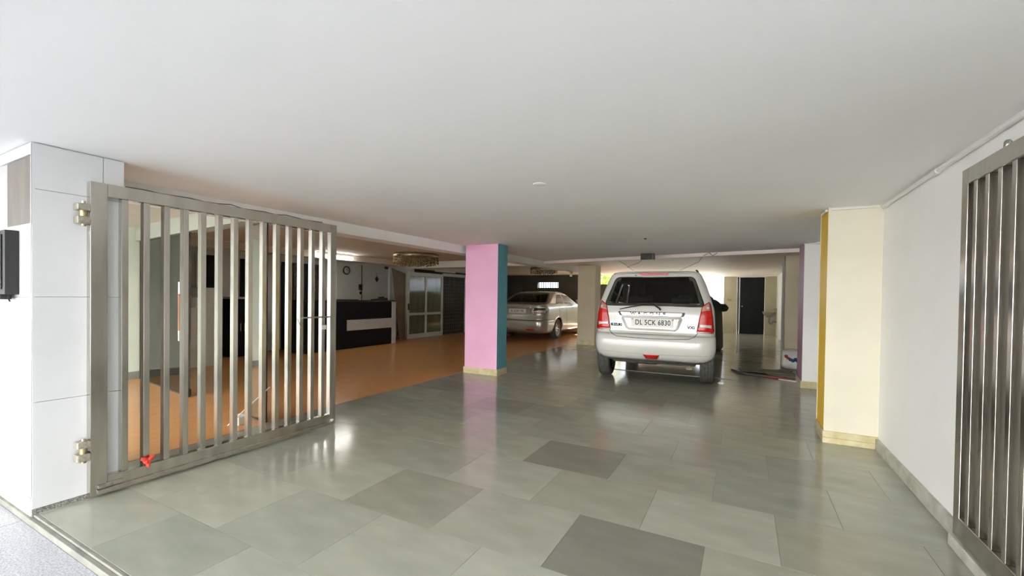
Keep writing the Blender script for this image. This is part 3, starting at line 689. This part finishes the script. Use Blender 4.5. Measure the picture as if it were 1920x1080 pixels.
MB().tube([(x, sc.rear(x, z)-.004, z) for x, z in rw], .008, 6, closed=True).build('window_seal', 'black_plastic', gl)
for sg in (1, -1):
    for sw_ in (s1, s2):
        gl = sc.patch(sw_, .003, 8, 8, 'side', sg).build('side_window', 'glass_car', sed)
        MB().tube([(sg*(sc.side(y, z)+.004), y, z) for y, z in sw_], .007, 6, closed=True).build('window_trim', 'chrome' if sg > 0 else 'black_plastic', gl)
    for y in (1.12, 1.69, 2.78):
        MB().tube([(sg*(sc.side(y, z)+.0), y+(.14*(.55-z)/.25 if (y < 1.2 and z < .55) else 0), z) for z in (.40, .55, .70, .85, .95, 1.02)], .004, 6).build('door_gap', 'print_black', sed)
    for y in (1.28, 2.2): MB().tube([(sg*(sc.side(y, .90)+a), y+b, .905) for a, b in ((0, 0), (.03, .02), (.03, .16), (0, .18))], .010, 6).build('door_handle', 'car_silver', sed)
    MB().box(-.02+sg*.93-.06, -.02+sg*.93+.09, 2.52, 2.60, 1.05, 1.17).build('wing_mirror', 'car_silver', sed, bevel=.03)
    out = [(.43, .83), (.50, .755), (.80, .77), (.868, .86), (.845, .955), (.70, .975), (.52, .965)]
    P = [(sg*a, b) for a, b in out]
    lam = sc.patch(P, .006, 10, 12).build('tail_lamp', 'lamp_clear', sed); solid(lam, .010)
    for Q in ([(.52, .775), (.66, .778), (.66, .82), (.50, .82)], [(.68, .78), (.79, .79), (.80, .83), (.68, .825)]):
        q = sc.patch([(sg*a, b) for a, b in Q], .010, 4, 5).build('lens', 'lamp_amber', lam); solid(q, .003)
    q = sc.patch([(sg*a, b) for a, b in [(.50, .84), (.81, .85), (.83, .94), (.54, .95)]], .010, 5, 8).build('lens', 'underbody', lam); solid(q, .003)
    sc.line([(sg*a, b) for a, b in out+[out[0]]], .006, .006, sub=3).build('lamp_seal', 'print_black', lam)
    q = sc.patch([(sg*a, b) for a, b in [(.30, .30), (.55, .30), (.55, .335), (.30, .335)]], .004, 3, 5).build('reflector', 'lamp_red', sed); solid(q, .004)
wf_ = sc.patch(wf, .003, 8, 8, 'front').build('windscreen', 'glass_car', sed)
ga = sc.patch([(-.46, .945), (.46, .945), (.46, .915), (-.46, .915)], .012, 4, 14).build('chrome_strip', 'chrome', sed); solid(ga, .01)
pl = MB().box(-.27, .27, -.004, .004, -.058, .058).build('number_plate', 'plate_white', sed, (0.0, sc.rear(0, .83)-.016, .835), bevel=.003)
text_mesh('plate_text', 'DL 3CAF 5701', .095, 'print_black', pl, (0, -.005, -.003), depth=.0008, sx=.76, bold=.0015)
sc.line([(-.42, .96), (-.40, .75), (-.36, .70), (.36, .70), (.40, .75), (.42, .96)], .0, .004).build('boot_gap', 'print_black', sed)
sc.line([(-.80, .44), (-.4, .425), (0, .42), (.4, .425), (.80, .44)], -.001, .004).build('bumper_crease', 'axle_tan', sed)
for x, hd in ((-.76, -1), (.76, 1)):
    make_wheel(sed, 'wheel', x, 1.02, SWR, .20, hd, 7); make_wheel(sed, 'wheel', x, 3.45, SWR, .20, hd, 7)
MB().box(-.60, .60, .25, 4.0, .20, .36).build('underbody', 'underbody', sed, bevel=.03)
MB().box(-.6, .6, 1.1, 1.2, .4, 1.1).box(-.6, .6, 1.95, 2.05, .4, 1.08).box(-.6, .6, .6, 3.0, .362, .40).build('seats', 'car_interior', sed, bevel=.03)

# ------------------------------------------------------------------ covered scooter beside the van
sr = [(.03, .235, .60), (.18, .232, .63), (.40, .225, .66), (.62, .215, .66), (.80, .21, .56), (.93, .20, .40), (1.04, .19, .28), (1.12, .17, .22), (1.18, .14, .17), (1.23, .08, .10), (1.245, .02, .03)]
mb = MB(); n = 28; vs = []; cx_ = [0, 0, 0, 0, 0, .0, .02, .02, 0, -.01, -.01]
for i, (z, rx, ry) in enumerate(sr):
    for j in range(n):
        a = 2*math.pi*j/n; f = 1+.06*math.sin(5*a+i*.3)+.03*math.sin(9*a); z_ = z+(.03*math.sin(4*a) if i == 0 else 0)
        vs.append((cx_[i]+rx*f*math.cos(a), (.25 if z > .9 else 0)*(z-.9)*-2+ry*f*math.sin(a), z_))
mb.add(vs, [(i*n+j, i*n+(j+1) % n, (i+1)*n+(j+1) % n, (i+1)*n+j) for i in range(len(sr)-1) for j in range(n)]+[tuple(range((len(sr)-1)*n, len(sr)*n))], 0, True)
scp = thing('covered_scooter', 'scooter under a black cloth cover beside the white van', 'scooter', (-.68, 12.05, 0))
co = mb.build('cover', 'cloth_black', scp); sm = co.modifiers.new('smooth', 'SUBSURF'); sm.levels = 1; sm.render_levels = 1
MB().tube([(.05, -.10, 1.02), (.16, -.12, 1.05), (.27, -.12, 1.03), (.33, -.10, 1.00)], [.10, .095, .10, .055], 14).build('handlebar_bulge', 'cloth_black', scp)
MB().tube([(-.05, -.10, 1.20), (-.14, -.12, 1.30), (-.20, -.13, 1.34)], [.09, .075, .04], 12).build('mirror_bulge', 'cloth_black', scp)
for y in (-.45, .5): MB().lathe([(.10, -.04), (.20, -.05), (.23, -.03), (.23, .03), (.20, .05), (.10, .04), (.10, -.04)], (0, y, .231), 24, axis='X').build('wheel', 'rubber', scp)

# ------------------------------------------------------------------ clutter by the purple column
sk = thing('printed_sack', 'white sack with red and blue print lying by the grey-beige column', 'sack', (.815, 9.42, 0))
mb = MB(); n = 26; vs = []; prof = [(.0, .12, .10), (.02, .185, .165), (.10, .195, .18), (.20, .195, .18), (.28, .190, .17), (.325, .17, .14), (.345, .09, .08), (.35, .02, .02)]
for i, (z, rx, ry) in enumerate(prof):
    for j in range(n):
        a = 2*math.pi*j/n; c1, s1_ = math.cos(a), math.sin(a)
        cc, ss = math.copysign(abs(c1)**.55, c1), math.copysign(abs(s1_)**.55, s1_)
        f = 1+.02*math.sin(7*a+i); vs.append((rx*f*cc, ry*f*ss, z+.01*math.sin(3*a+1)*(i > 1)))
mb.add(vs, [(i*n+j, i*n+(j+1) % n, (i+1)*n+(j+1) % n, (i+1)*n+j) for i in range(len(prof)-1) for j in range(n)]+[tuple(range((len(prof)-1)*n, len(prof)*n))], 0, True)
mb.build('sack_body', 'sack_white', sk)
for i, (x, z, r_, mm_) in enumerate([(-.12, .235, .030, 'print_red'), (-.09, .205, .028, 'print_red'), (-.055, .18, .030, 'print_blue'), (-.015, .165, .034, 'print_blue'), (.025, .185, .034, 'print_blue'), (.06, .165, .036, 'print_blue'), (.10, .18, .034, 'print_blue'), (.12, .15, .03, 'print_blue')]):
    MB().lathe([(0, -.006), (r_*.8, -.005), (r_, .004), (0, .004)], (x, -.188, z), 8, axis='Y').build('print_mark', mm_, sk)
ct = thing('floor_mat', 'crumpled grey-green mat lying on the floor by the purple column', 'mat', (.36, 8.52, 0))
mb = MB(); nx, ny = 22, 12; vs = []
for j in range(ny+1):
    for i in range(nx+1):
        u_, v_ = i/nx, j/ny; x = -.40+.80*u_; y = -.22+.50*v_+.10*u_
        vs.append((x+.02*math.sin(9*v_), y+.03*math.sin(7*u_), .012+.016*abs(math.sin(6*u_+3*v_))+.012*random.random()))
mb.add(vs, [(j*(nx+1)+i, j*(nx+1)+i+1, (j+1)*(nx+1)+i+1, (j+1)*(nx+1)+i) for j in range(ny) for i in range(nx)], 0, True)
o = mb.build('cloth', 'mat_green', ct); solid(o, .008)
tag(MB().tube([(-.16, 8.50, .02), (-.10, 8.38, .02), (-.02, 8.22, .02), (.10, 8.14, .02), (.25, 8.12, .02), (.42, 8.10, .02), (.62, 8.06, .02)], .018, 8).build('rubber_hose', 'rubber'), 'black rubber hose curving along the front of the floor mat', 'hose')
tag(MB().tube([(.34, 8.06, .020), (.64, 8.00, .020)], .014, 8).build('painted_stick', 'stick_red'), 'dull red stick lying beside the black hose', 'stick')
tag(MB().tube([(.50, 7.93, .012), (.725, 7.85, .012)], .011, 8).build('painted_stick', 'stick_white'), 'short white stick lying at the foot of the purple column', 'stick')
tag(MB().obox((.60, 8.34, .013), (.24, .03, 0), (-.015, .09, 0), (0, 0, .012)).build('timber_offcut', 'board_brown'), 'flat brown board offcut lying near the purple column', 'board')
mb = MB(); bm_ = bmesh.new(); bmesh.ops.create_icosphere(bm_, subdivisions=2, radius=1)
for v in bm_.verts: f = 1+random.uniform(-.25, .2); v.co = (v.co.x*.045*f, v.co.y*.03*f, v.co.z*.018*f)
me = bpy.data.meshes.new('paper'); bm_.to_mesh(me); bm_.free(); me.materials.append(MATS['paper_white'])
tag(link('crumpled_paper', me, None, (-.27, 7.03, .020)), 'crumpled white paper scrap on the floor beside the van wheel', 'paper')
tag(MB().tube([(.655, 9.66, .0), (.655, 9.66, 2.05)], .022, 10).tube([(.655, 9.66, 1.90), (.655, 9.66, 1.96)], .028, 10).build('drain_pipe', 'pipe_grey'), 'grey vertical drain pipe on the grey-beige column edge', 'pipe')
tag(MB().tube([tuple(atZ(x, y, .006)) for x, y in ((1146, 691), (1180, 694.5), (1240, 700), (1307, 706), (1342, 708), (1385, 712))], .005, 6).build('floor_cable', 'pipe_grey'), 'thin pale cable lying on the floor under the van rear', 'cable')
# wash basin near the back door
wbn = thing('wash_basin', 'dull wall-hung wash basin in the corner beside the dark door', 'basin', (.80, 17.62, 0))
mb = MB(); n = 24; pr = [(.03, .62), (.10, .64), (.20, .72), (.245, .80), (.25, .83), (.23, .83), (.19, .76), (.05, .70), (0, .70)]
vs = [(r_*math.cos(2*math.pi*j/n)*.85, r_*math.sin(2*math.pi*j/n), h) for j in range(n) for r_, h in pr]; k = len(pr)
mb.add(vs, [(j*k+i, ((j+1) % n)*k+i, ((j+1) % n)*k+i+1, j*k+i+1) for j in range(n) for i in range(k-1)], 0, True)
mb.build('bowl', 'ceramic', wbn); MB().tube([(0, 0, .63), (0, 0, .46), (.02, 0, .41), (.08, 0, .41), (.10, 0, .48), (.215, 0, .48)], .03, 10).build('waste_trap', 'ceramic', wbn)
MB().tube([(.21, 0, .83), (.21, 0, .95), (.12, 0, .98), (.08, 0, .93)], .014, 8).build('tap', 'steel_worn', wbn)

# ------------------------------------------------------------------ reception lobby
dk = thing('reception_desk', 'black reception desk with a white band and white end panel', 'desk', (-7.93, 7.2, .002))
MB().box(-.60, 0, -1.35, 1.13, 0, 1.065).build('body', 'desk_black', dk, bevel=.004)
MB().box(-.64, .012, -1.38, 1.275, 1.0655, 1.105).build('counter_top', 'black_gloss', dk, bevel=.004)
MB().box(-.60, .018, 1.131, 1.27, 0, 1.065).build('end_panel', 'desk_white', dk, bevel=.004)
MB().box(.0005, .022, -.29, 1.1305, .412, .655).build('front_band', 'desk_white', dk, bevel=.004)
pr = thing('desk_phone', 'dark low telephone set lying on the reception desk top', 'telephone', (-8.05, 8.02, 1.1075))
MB().prism([(-.20, 0), (.20, 0), (.20, .045), (.16, .055), (-.20, .018)], (-.10, 0, 0), (0, 1, 0), (0, 0, 1), (.20, 0, 0)).build('base', 'black_plastic', pr, bevel=.006)
MB().tube([(-.02, .0, .058), (-.02, .17, .070)], .018, 8).build('handset', 'black_plastic', pr)
tag(MB().box(-8.25, -7.98, 6.62, 7.30, 1.1075, 1.125).build('register_book', 'black_plastic', bevel=.004), 'flat black register book lying on the reception desk', 'book')
# wall clock and hangings on the grey wall
ck = thing('wall_clock', 'round wall clock with a dark rim on the grey lobby wall', 'clock', (-8.985, 7.81, 1.853))
MB().lathe([(0, -.012), (.085, -.012), (.085, .008), (0, .008)], n=28, axis='X').build('dial', 'clock_face', ck)
MB().lathe([(.085, -.014), (.105, -.010), (.110, .006), (.100, .020), (.085, .012), (.085, -.014)], n=28, axis='X').build('rim', 'underbody', ck)
MB().box(.009, .012, -.004, .004, 0, .06).build('hand', 'print_black', ck); MB().box(.009, .012, 0, .04, -.004, .004).build('hand', 'print_black', ck)
hg = thing('wall_hanging', 'dark diamond-shaped hanging on the grey lobby wall', 'wall hanging', (-8.995, 8.854, 1.67))
MB().prism([(-.065, 0), (0, .085), (.065, 0), (0, -.085)], (0, 0, 0), (0, 1, 0), (0, 0, 1), (.012, 0, 0)).build('diamond', 'wood_dark', hg)
MB().tube([(.004, 0, .086), (.004, 0, .16)], .004, 6).build('cord', 'print_black', hg)
hb = thing('wall_switch', 'dark switch with a dangling pull on the grey wall seam', 'switch', (-8.995, 8.27, 1.36))
MB().box(0, .03, -.055, .055, 0, .15).build('plate', 'wood_dark', hb, bevel=.01); MB().box(0, .02, -.02, .02, -.11, -.05).build('pull', 'print_black', hb); MB().tube([(.006, 0, -.05), (.006, 0, .0)], .003, 6).build('cord', 'print_black', hb)
tag(MB().box(-8.999, -8.985, 8.312, 8.326, .003, 2.018).build('seam_strip', 'wall_dark'), 'thin dark seam strip on the grey wall behind the desk', 'strip')
hf = thing('wall_ornament', 'dark flower-like ornament high on the grey lobby wall', 'ornament', (-8.99, 9.20, 2.01))
for k in range(6):
    a = k*math.pi/3; MB().tube([(0.005, 0, 0), (.02, .055*math.cos(a), .03*math.sin(a)), (.008, .10*math.cos(a), .05*math.sin(a)-.01)], [.012, .02, .006], 8).build('petal', 'wood_dark', hf)
tag(MB().box(-8.999, -8.93, 9.30, 9.62, .003, 2.018).build('wall_pier', 'wall_grey'), 'pale pier at the end of the grey lobby wall', 'pier')
# leaning brown board beside the sliding door
bo = MB().prism([(8.80, 1.97), (9.335, 1.84), (9.335, .004), (9.12, .004)], (-8.40, 0, 0), (0, 1, 0), (0, 0, 1), (.02, 0, 0))
tag(bo.build('leaning_board', 'board_brown'), 'tall brown board leaning between the desk and the sliding door', 'board')
# aluminium sliding door
sdr = struct('door_2', MB().box(-8.36, -8.31, 9.345, 9.425, .002, 1.90).box(-8.36, -8.31, 10.90, 10.98, .002, 1.90).box(-8.36, -8.31, 9.4255, 10.8995, 1.80, 1.90).box(-8.36, -8.31, 9.4255, 10.8995, .002, .13).box(-8.36, -8.31, 10.13, 10.20, .1305, 1.7995), 'alu_white')
for a, b in ((9.4255, 10.1295), (10.2005, 10.8995)):
    MB().box(-8.355, -8.315, a, b, .665, .735).build('mid_rail', 'alu_white', sdr)
    MB().box(-8.338, -8.332, a, b, .131, .6645).build('pane', 'glass_olive', sdr); MB().box(-8.338, -8.332, a, b, .7355, 1.7995).build('pane', 'glass_olive', sdr)
MB().box(-8.309, -8.285, 9.36, 9.39, .82, 1.00).build('door_handle', 'black_plastic', sdr)
tag(MB().box(-8.36, -8.30, 10.985, 12.2, 1.85, 1.94).build('door_header', 'alu_white'), 'pale metal header bar above the dark lattice screen', 'header')
# things behind the sliding door: pale curtain and lit room end
cu = MB(); vs = []; n = 60
for i in range(n+1):
    y = 9.40+1.75*i/n; x = -8.75+.03*math.sin(i*1.3); vs += [(x, y, .05), (x, y, 1.30)]
cu.add(vs, [(2*i, 2*i+2, 2*i+3, 2*i+1) for i in range(n)], 0, True); o = cu.build('curtain', 'mat_green'); solid(o, .004)
tag(o, 'folded olive curtain hanging behind the sliding glass door', 'curtain')
# dark lattice screen
ls = thing('lattice_screen', 'dark metal lattice screen next to the sliding glass door', 'screen', (-8.34, 11.6, .002))
MB().box(-.05, -.03, -.60, .60, 0, 1.84).build('backing', 'wall_dark', ls)
lat = MB()
for i in range(13): lat.box(-.02, -.008, -.60+i*.1-.006, -.60+i*.1+.006, 0, 1.84)
for i in range(17): lat.box(-.008, .004, -.60, .60, i*.113, i*.113+.012)
o = lat.build('lattice', 'lattice_metal', ls); o['kind'] = 'stuff'
MB().box(-.026, .012, -.62, -.60, 0, 1.84).build('frame_post', 'black_plastic', ls); MB().box(-.026, .012, .60, .63, 0, 1.84).build('frame_post', 'alu_white', ls)
# lamps
tl = thing('tube_lamp', 'white rounded tube light fitting on the lobby beam', 'lamp', (-8.0, 6.75, 2.06))
MB().box(-.045, .049, -.55, .36, .035, .088).build('housing', 'pvc_white', tl, bevel=.015)
MB().tube([(0, -.55, 0.005), (0, -.54, 0.005), (0, .33, .005), (0, .37, .01)], [.03, .045, .045, .02], 12).build('tube', 'tube_white', tl)
t2 = thing('tube_lamp', 'unlit slim tube light above the sliding door and lattice screen', 'lamp', (-8.03, 10.7, 1.955))
MB().box(-.03, .01, -.50, .52, .012, .035).build('housing', 'pvc_white', t2); MB().tube([(0, -.50, 0), (0, .52, 0)], .011, 10).build('tube', 'bulb_white', t2)
def chandelier(label, c, R, depth, n, rings, z):
    t = thing('chandelier', label, 'chandelier', (c[0], c[1], z-depth))
    MB().lathe([(0, depth-.0005), (R*.96, depth-.0005), (R, depth-.02), (R*1.01, depth-.05), (R*.97, depth-.06), (0, depth-.06)], n=48).build('ceiling_plate', 'gold_metal', t)
    MB().lathe([(R*.985, depth-.045), (R*1.02, depth-.045), (R*1.02, depth-.075), (R*.985, depth-.075), (R*.985, depth-.045)], n=48).build('rim', 'chrome', t)
    cr = MB(); rod = MB()
    for q in range(rings):
        rr = R*(.97-.16*q); m_ = int(n*rr/R)
        for j in range(m_):
            a = 2*math.pi*(j+.5*(q % 2))/m_; x, y = rr*math.cos(a), rr*math.sin(a); zz = depth-.075; zl = max(.0, .03+.05*random.random()-.012*q)
            rod.tube([(x, y, depth-.062), (x, y, zl+.02)], .003, 4, cap=False)
            k = 0; zc = zl+.012
            while zc < zz-.01 and k < 3:
                s_ = .011+.008*random.random()
                cr.add([(x, y, zc+s_*1.3), (x+s_, y, zc), (x, y+s_, zc), (x-s_, y, zc), (x, y-s_, zc), (x, y, zc-s_*1.3)], [(0, 1, 2), (0, 2, 3), (0, 3, 4), (0, 4, 1), (5, 2, 1), (5, 3, 2), (5, 4, 3), (5, 1, 4)])
                zc += .04+.03*random.random(); k += 1
    o = cr.build('crystals', 'crystal', t); o['kind'] = 'stuff'
    o = rod.build('rods', 'gold_metal', t); o['kind'] = 'stuff'
    return t
chandelier('wide round crystal chandelier on the lobby ceiling before the glass door', (-6.38, 7.44), .50, .27, 66, 5, 2.15)
chandelier('smaller crystal chandelier hanging above the silver sedan', atZ(1020, 502, 2.15)[:2], .42, .22, 36, 4, 2.15)
p = atZ(1053, 500, 2.089)
cl = thing('bulb_holder', 'small white bulb in a holder near the beige column', 'bulb', (-4.17, 11.2, 1.83))
MB().lathe([(0, .1095), (.045, .1095), (.05, .07), (.03, .06), (0, .06)], n=16).build('holder', 'pvc_white', cl); MB().lathe([(0, -.03), (.03, -.02), (.04, .01), (.025, .05), (.02, .0598), (0, .0598)], n=16).build('bulb', 'bulb_white', cl)

# glass front of the lobby with an open doorway
def pane(name, label, a, b, z0, z1, gm):
    a, b = Vector((a[0], a[1], 0)), Vector((b[0], b[1], 0)); d = (b-a); L_ = d.length; d.normalize(); nrm = Vector((-d.y, d.x, 0))
    t = thing(name, label, 'glass panel', (a.x, a.y, z0)); H_ = z1-z0
    MB().obox(d*L_/2+Vector((0, 0, H_/2)), d*(L_/2-.012), nrm*.005, (0, 0, H_/2-.012)).build('pane', gm, t)
    e = MB()
    e.obox(d*L_/2+Vector((0, 0, .006)), d*L_/2, nrm*.012, (0, 0, .006)).obox(d*L_/2+Vector((0, 0, H_-.006)), d*L_/2, nrm*.012, (0, 0, .006))
    e.obox(d*.006+Vector((0, 0, H_/2)), d*.006, nrm*.010, (0, 0, H_/2-.0125)).obox(d*(L_-.006)+Vector((0, 0, H_/2)), d*.006, nrm*.010, (0, 0, H_/2-.0125))
    e.build('edge_channel', 'underbody', t); return t, d, nrm, L_
t, d, nrm, L_ = pane('glass_panel', 'wide glass panel with a brown pull handle next to the green wall', (-7.56, 2.95), (-5.76, 2.72), .003, 1.95, 'glass_door')
for sgn in (-1, 1):
    c0 = d*(L_-.16)+nrm*.05*sgn
    h = MB().tube([c0+Vector((0, 0, .78)), c0+Vector((0, 0, 1.22))], .016, 10).build('pull_handle', 'handle_brown', t)
    MB().tube([c0+Vector((0, 0, .66)), c0+Vector((0, 0, .78))], .015, 10).tube([c0+Vector((0, 0, 1.22)), c0+Vector((0, 0, 1.36))], .015, 10).tube([c0+Vector((0, 0, .74)), d*(L_-.16)+nrm*.0056*sgn+Vector((0, 0, .74))], .012, 8).tube([c0+Vector((0, 0, 1.27)), d*(L_-.16)+nrm*.0056*sgn+Vector((0, 0, 1.27))], .012, 8).build('handle_end', 'chrome', h)
MB().obox(d*(L_-.06)+Vector((0, 0, .055)), d*.06, nrm*.02, (0, 0, .04)).build('floor_patch', 'black_plastic', t)
pane('glass_panel', 'narrow mirror-like glass panel at the lobby doorway behind the gate', (-4.46, 2.62), (-4.03, 2.56), .003, 1.93, 'glass_mirror')
hd = MB().prism([(-7.58, 2.90), (-4.31, 2.52), (-4.31, 2.68), (-7.58, 3.06)], (0, 0, 1.955), (1, 0, 0), (0, 1, 0), (0, 0, .194))
struct('trim_6', hd, 'header_green')
tag(MB().box(-4.27, -4.13, 2.36, 2.46, .003, .085).build('foam_block', 'paper_white', bevel=.01), 'small white block on the orange floor behind the gate', 'block')
tag(MB().tube([(-4.20, 2.30, .012), (-3.93, 2.53, .36)], .006, 6).build('thin_stick', 'stick_white'), 'thin white stick leaning by the lobby glass panel', 'stick')
# back of the lobby seen through gate and glass
def onwall(x): return atX(x, 560, -8.99)[1]
dd = struct('door_3', MB().box(-8.999, -8.95, onwall(372), onwall(412), .003, 1.95), 'door_dark')
MB().box(-8.9495, -8.93, onwall(372)-.06, onwall(372)+.02, .003, 2.0).build('door_frame', 'wall_grey', dd)
cb = thing('side_cabinet', 'dark cabinet with a pale top against the grey lobby wall', 'cabinet', (-8.78, (onwall(416)+onwall(446))/2, .003))
hw = (onwall(446)-onwall(416))/2
MB().box(-.2, .2, -hw, hw, 0, 1.12).build('body', 'desk_black', cb, bevel=.006); MB().box(-.2, .23, -hw, hw, 1.121, 1.16).build('top', 'desk_white', cb)
for s_ in (-1, 1): q = MB().box(.2005, .215, min(0, s_*(hw-.01))+.004, max(0, s_*(hw-.01))-.004, .08, 1.10).build('cabinet_door', 'desk_black', cb); MB().box(.2155, .23, s_*.04-.006, s_*.04+.006, .5, .65).build('handle', 'steel_worn', q)
dd = struct('door_4', MB().box(-8.999, -8.95, onwall(450), onwall(492), .003, 1.93), 'door_dark')
MB().box(-8.9495, -8.93, onwall(492)-.02, onwall(492)+.05, .003, 2.0).build('door_frame', 'wall_grey', dd)
ws = thing('patterned_screen', 'tall dark brown patterned screen standing left of the reception desk', 'screen', (-8.93, 6.5, .003))
for i in range(4):
    a = onwall(524)+(onwall(604)-onwall(524))*i/4; b = onwall(524)+(onwall(604)-onwall(524))*(i+1)/4
    MB().box(-.02, .02, a-6.5+.006, b-6.5-.006, 0, 1.93).build('leaf', 'wood_dark' if i % 2 else 'door_dark', ws, bevel=.004)
st = thing('staircase', 'dark staircase rising behind the lobby glass panel', 'stairs', (-8.45, 3.02, .003))
for i in range(8): MB().box(-.50, .50, i*.14, 1.13, i*.165, (i+1)*.165-.001).build('step', 'wall_grey', st)

# ------------------------------------------------------------------ building added out of view across the street, bounces sunlight indoors
ob = thing('bounce_building', 'added unseen pale building bouncing sunlight into the driveway entrance', 'building', (-2, -15, -.12))
MB().box(-22, 22, -.5, 0, 0, 10).build('wall', 'bounce_facade', ob)
wm = MB().box(-.7, .7, .0005, .05, 0, 1.5).mesh('window', 'wall_dark'); sm_ = MB().box(-.85, .85, .0005, .14, -.12, -.001).mesh('window_sill', 'wall_white')
for i in range(9):
    for j in range(3):
        q = link('window', wm, ob, (-18+i*4.5, 0, 1.2+j*3.1)); link('window_sill', sm_, q)
# ------------------------------------------------------------------ behind the building
fn = thing('corrugated_fence', 'blue corrugated sheet fence in the rear yard behind the van', 'fence', (-3.0, 18.6, -.02))
mb = MB(); vs = []; n = 120
for i in range(n+1): x = -1.2+2.4*i/n; y = .03*math.sin(i*1.05); vs += [(x, y, .0), (x, y, 1.72)]
mb.add(vs, [(2*i, 2*i+2, 2*i+3, 2*i+1) for i in range(n)], 0, True); o = mb.build('sheet', 'sheet_blue', fn); solid(o, .004)
for x in (-1.17, 0, 1.17): MB().box(x-.03, x+.03, .04, .10, 0, 1.8).build('post', 'fence_grey', fn)
lf = thing('lattice_wall', 'pale openwork garden wall seen in the bright rear opening', 'wall', (.3, 21.5, -.02))
MB().box(-1.6, 3.6, -.05, .05, 0, 1.35).build('lower_wall', 'fence_grey', lf)
lt = MB()
for i in range(27): lt.box(-1.6+i*.2-.02, -1.6+i*.2+.02, -.03, .03, 1.3505, 1.75)
lt.box(-1.6, 3.6, -.04, .04, 1.7505, 1.80); o = lt.build('openwork', 'fence_grey', lf); o['kind'] = 'stuff'
def tree(name, label, loc, h, r_, n, lm, seed):
    rnd = random.Random(seed); t = thing(name, label, 'tree', loc)
    tk = MB().tube([(0, 0, 0), (.04, .03, h*.3), (-.03, .0, h*.6), (0, 0, h*.85)], [.10, .08, .06, .02], 10)
    for k in range(6):
        a = k*1.1; tk.tube([(0, 0, h*(.35+.06*k)), (r_*.4*math.cos(a), r_*.4*math.sin(a), h*(.5+.06*k)), (r_*.7*math.cos(a), r_*.7*math.sin(a), h*(.58+.05*k))], [.035, .025, .01], 6)
    tk.build('trunk', 'bark', t); lv = MB()
    for k in range(n):
        a, b, q = rnd.uniform(0, 6.283), rnd.uniform(-1, 1), rnd.random()**.4
        c_ = Vector((r_*q*math.cos(a)*math.sqrt(1-b*b), r_*q*math.sin(a)*math.sqrt(1-b*b), h*.62+h*.38*q*b))
        e1 = Vector((rnd.gauss(0, 1), rnd.gauss(0, 1), rnd.gauss(0, 1))).normalized(); e2 = e1.orthogonal().normalized(); L1 = rnd.uniform(.07, .13)
        lv.add([c_-e1*L1, c_+e2*L1*.4, c_+e1*L1, c_-e2*L1*.4], [(0, 1, 2, 3)])
    o = lv.build('foliage', lm, t); o['kind'] = 'stuff'; return t
tree('garden_tree', 'yellow-green leafy tree behind the building beyond the beige column', (-6.4, 20.6, -.02), 3.4, 1.3, 2600, 'leaf_green', 3)
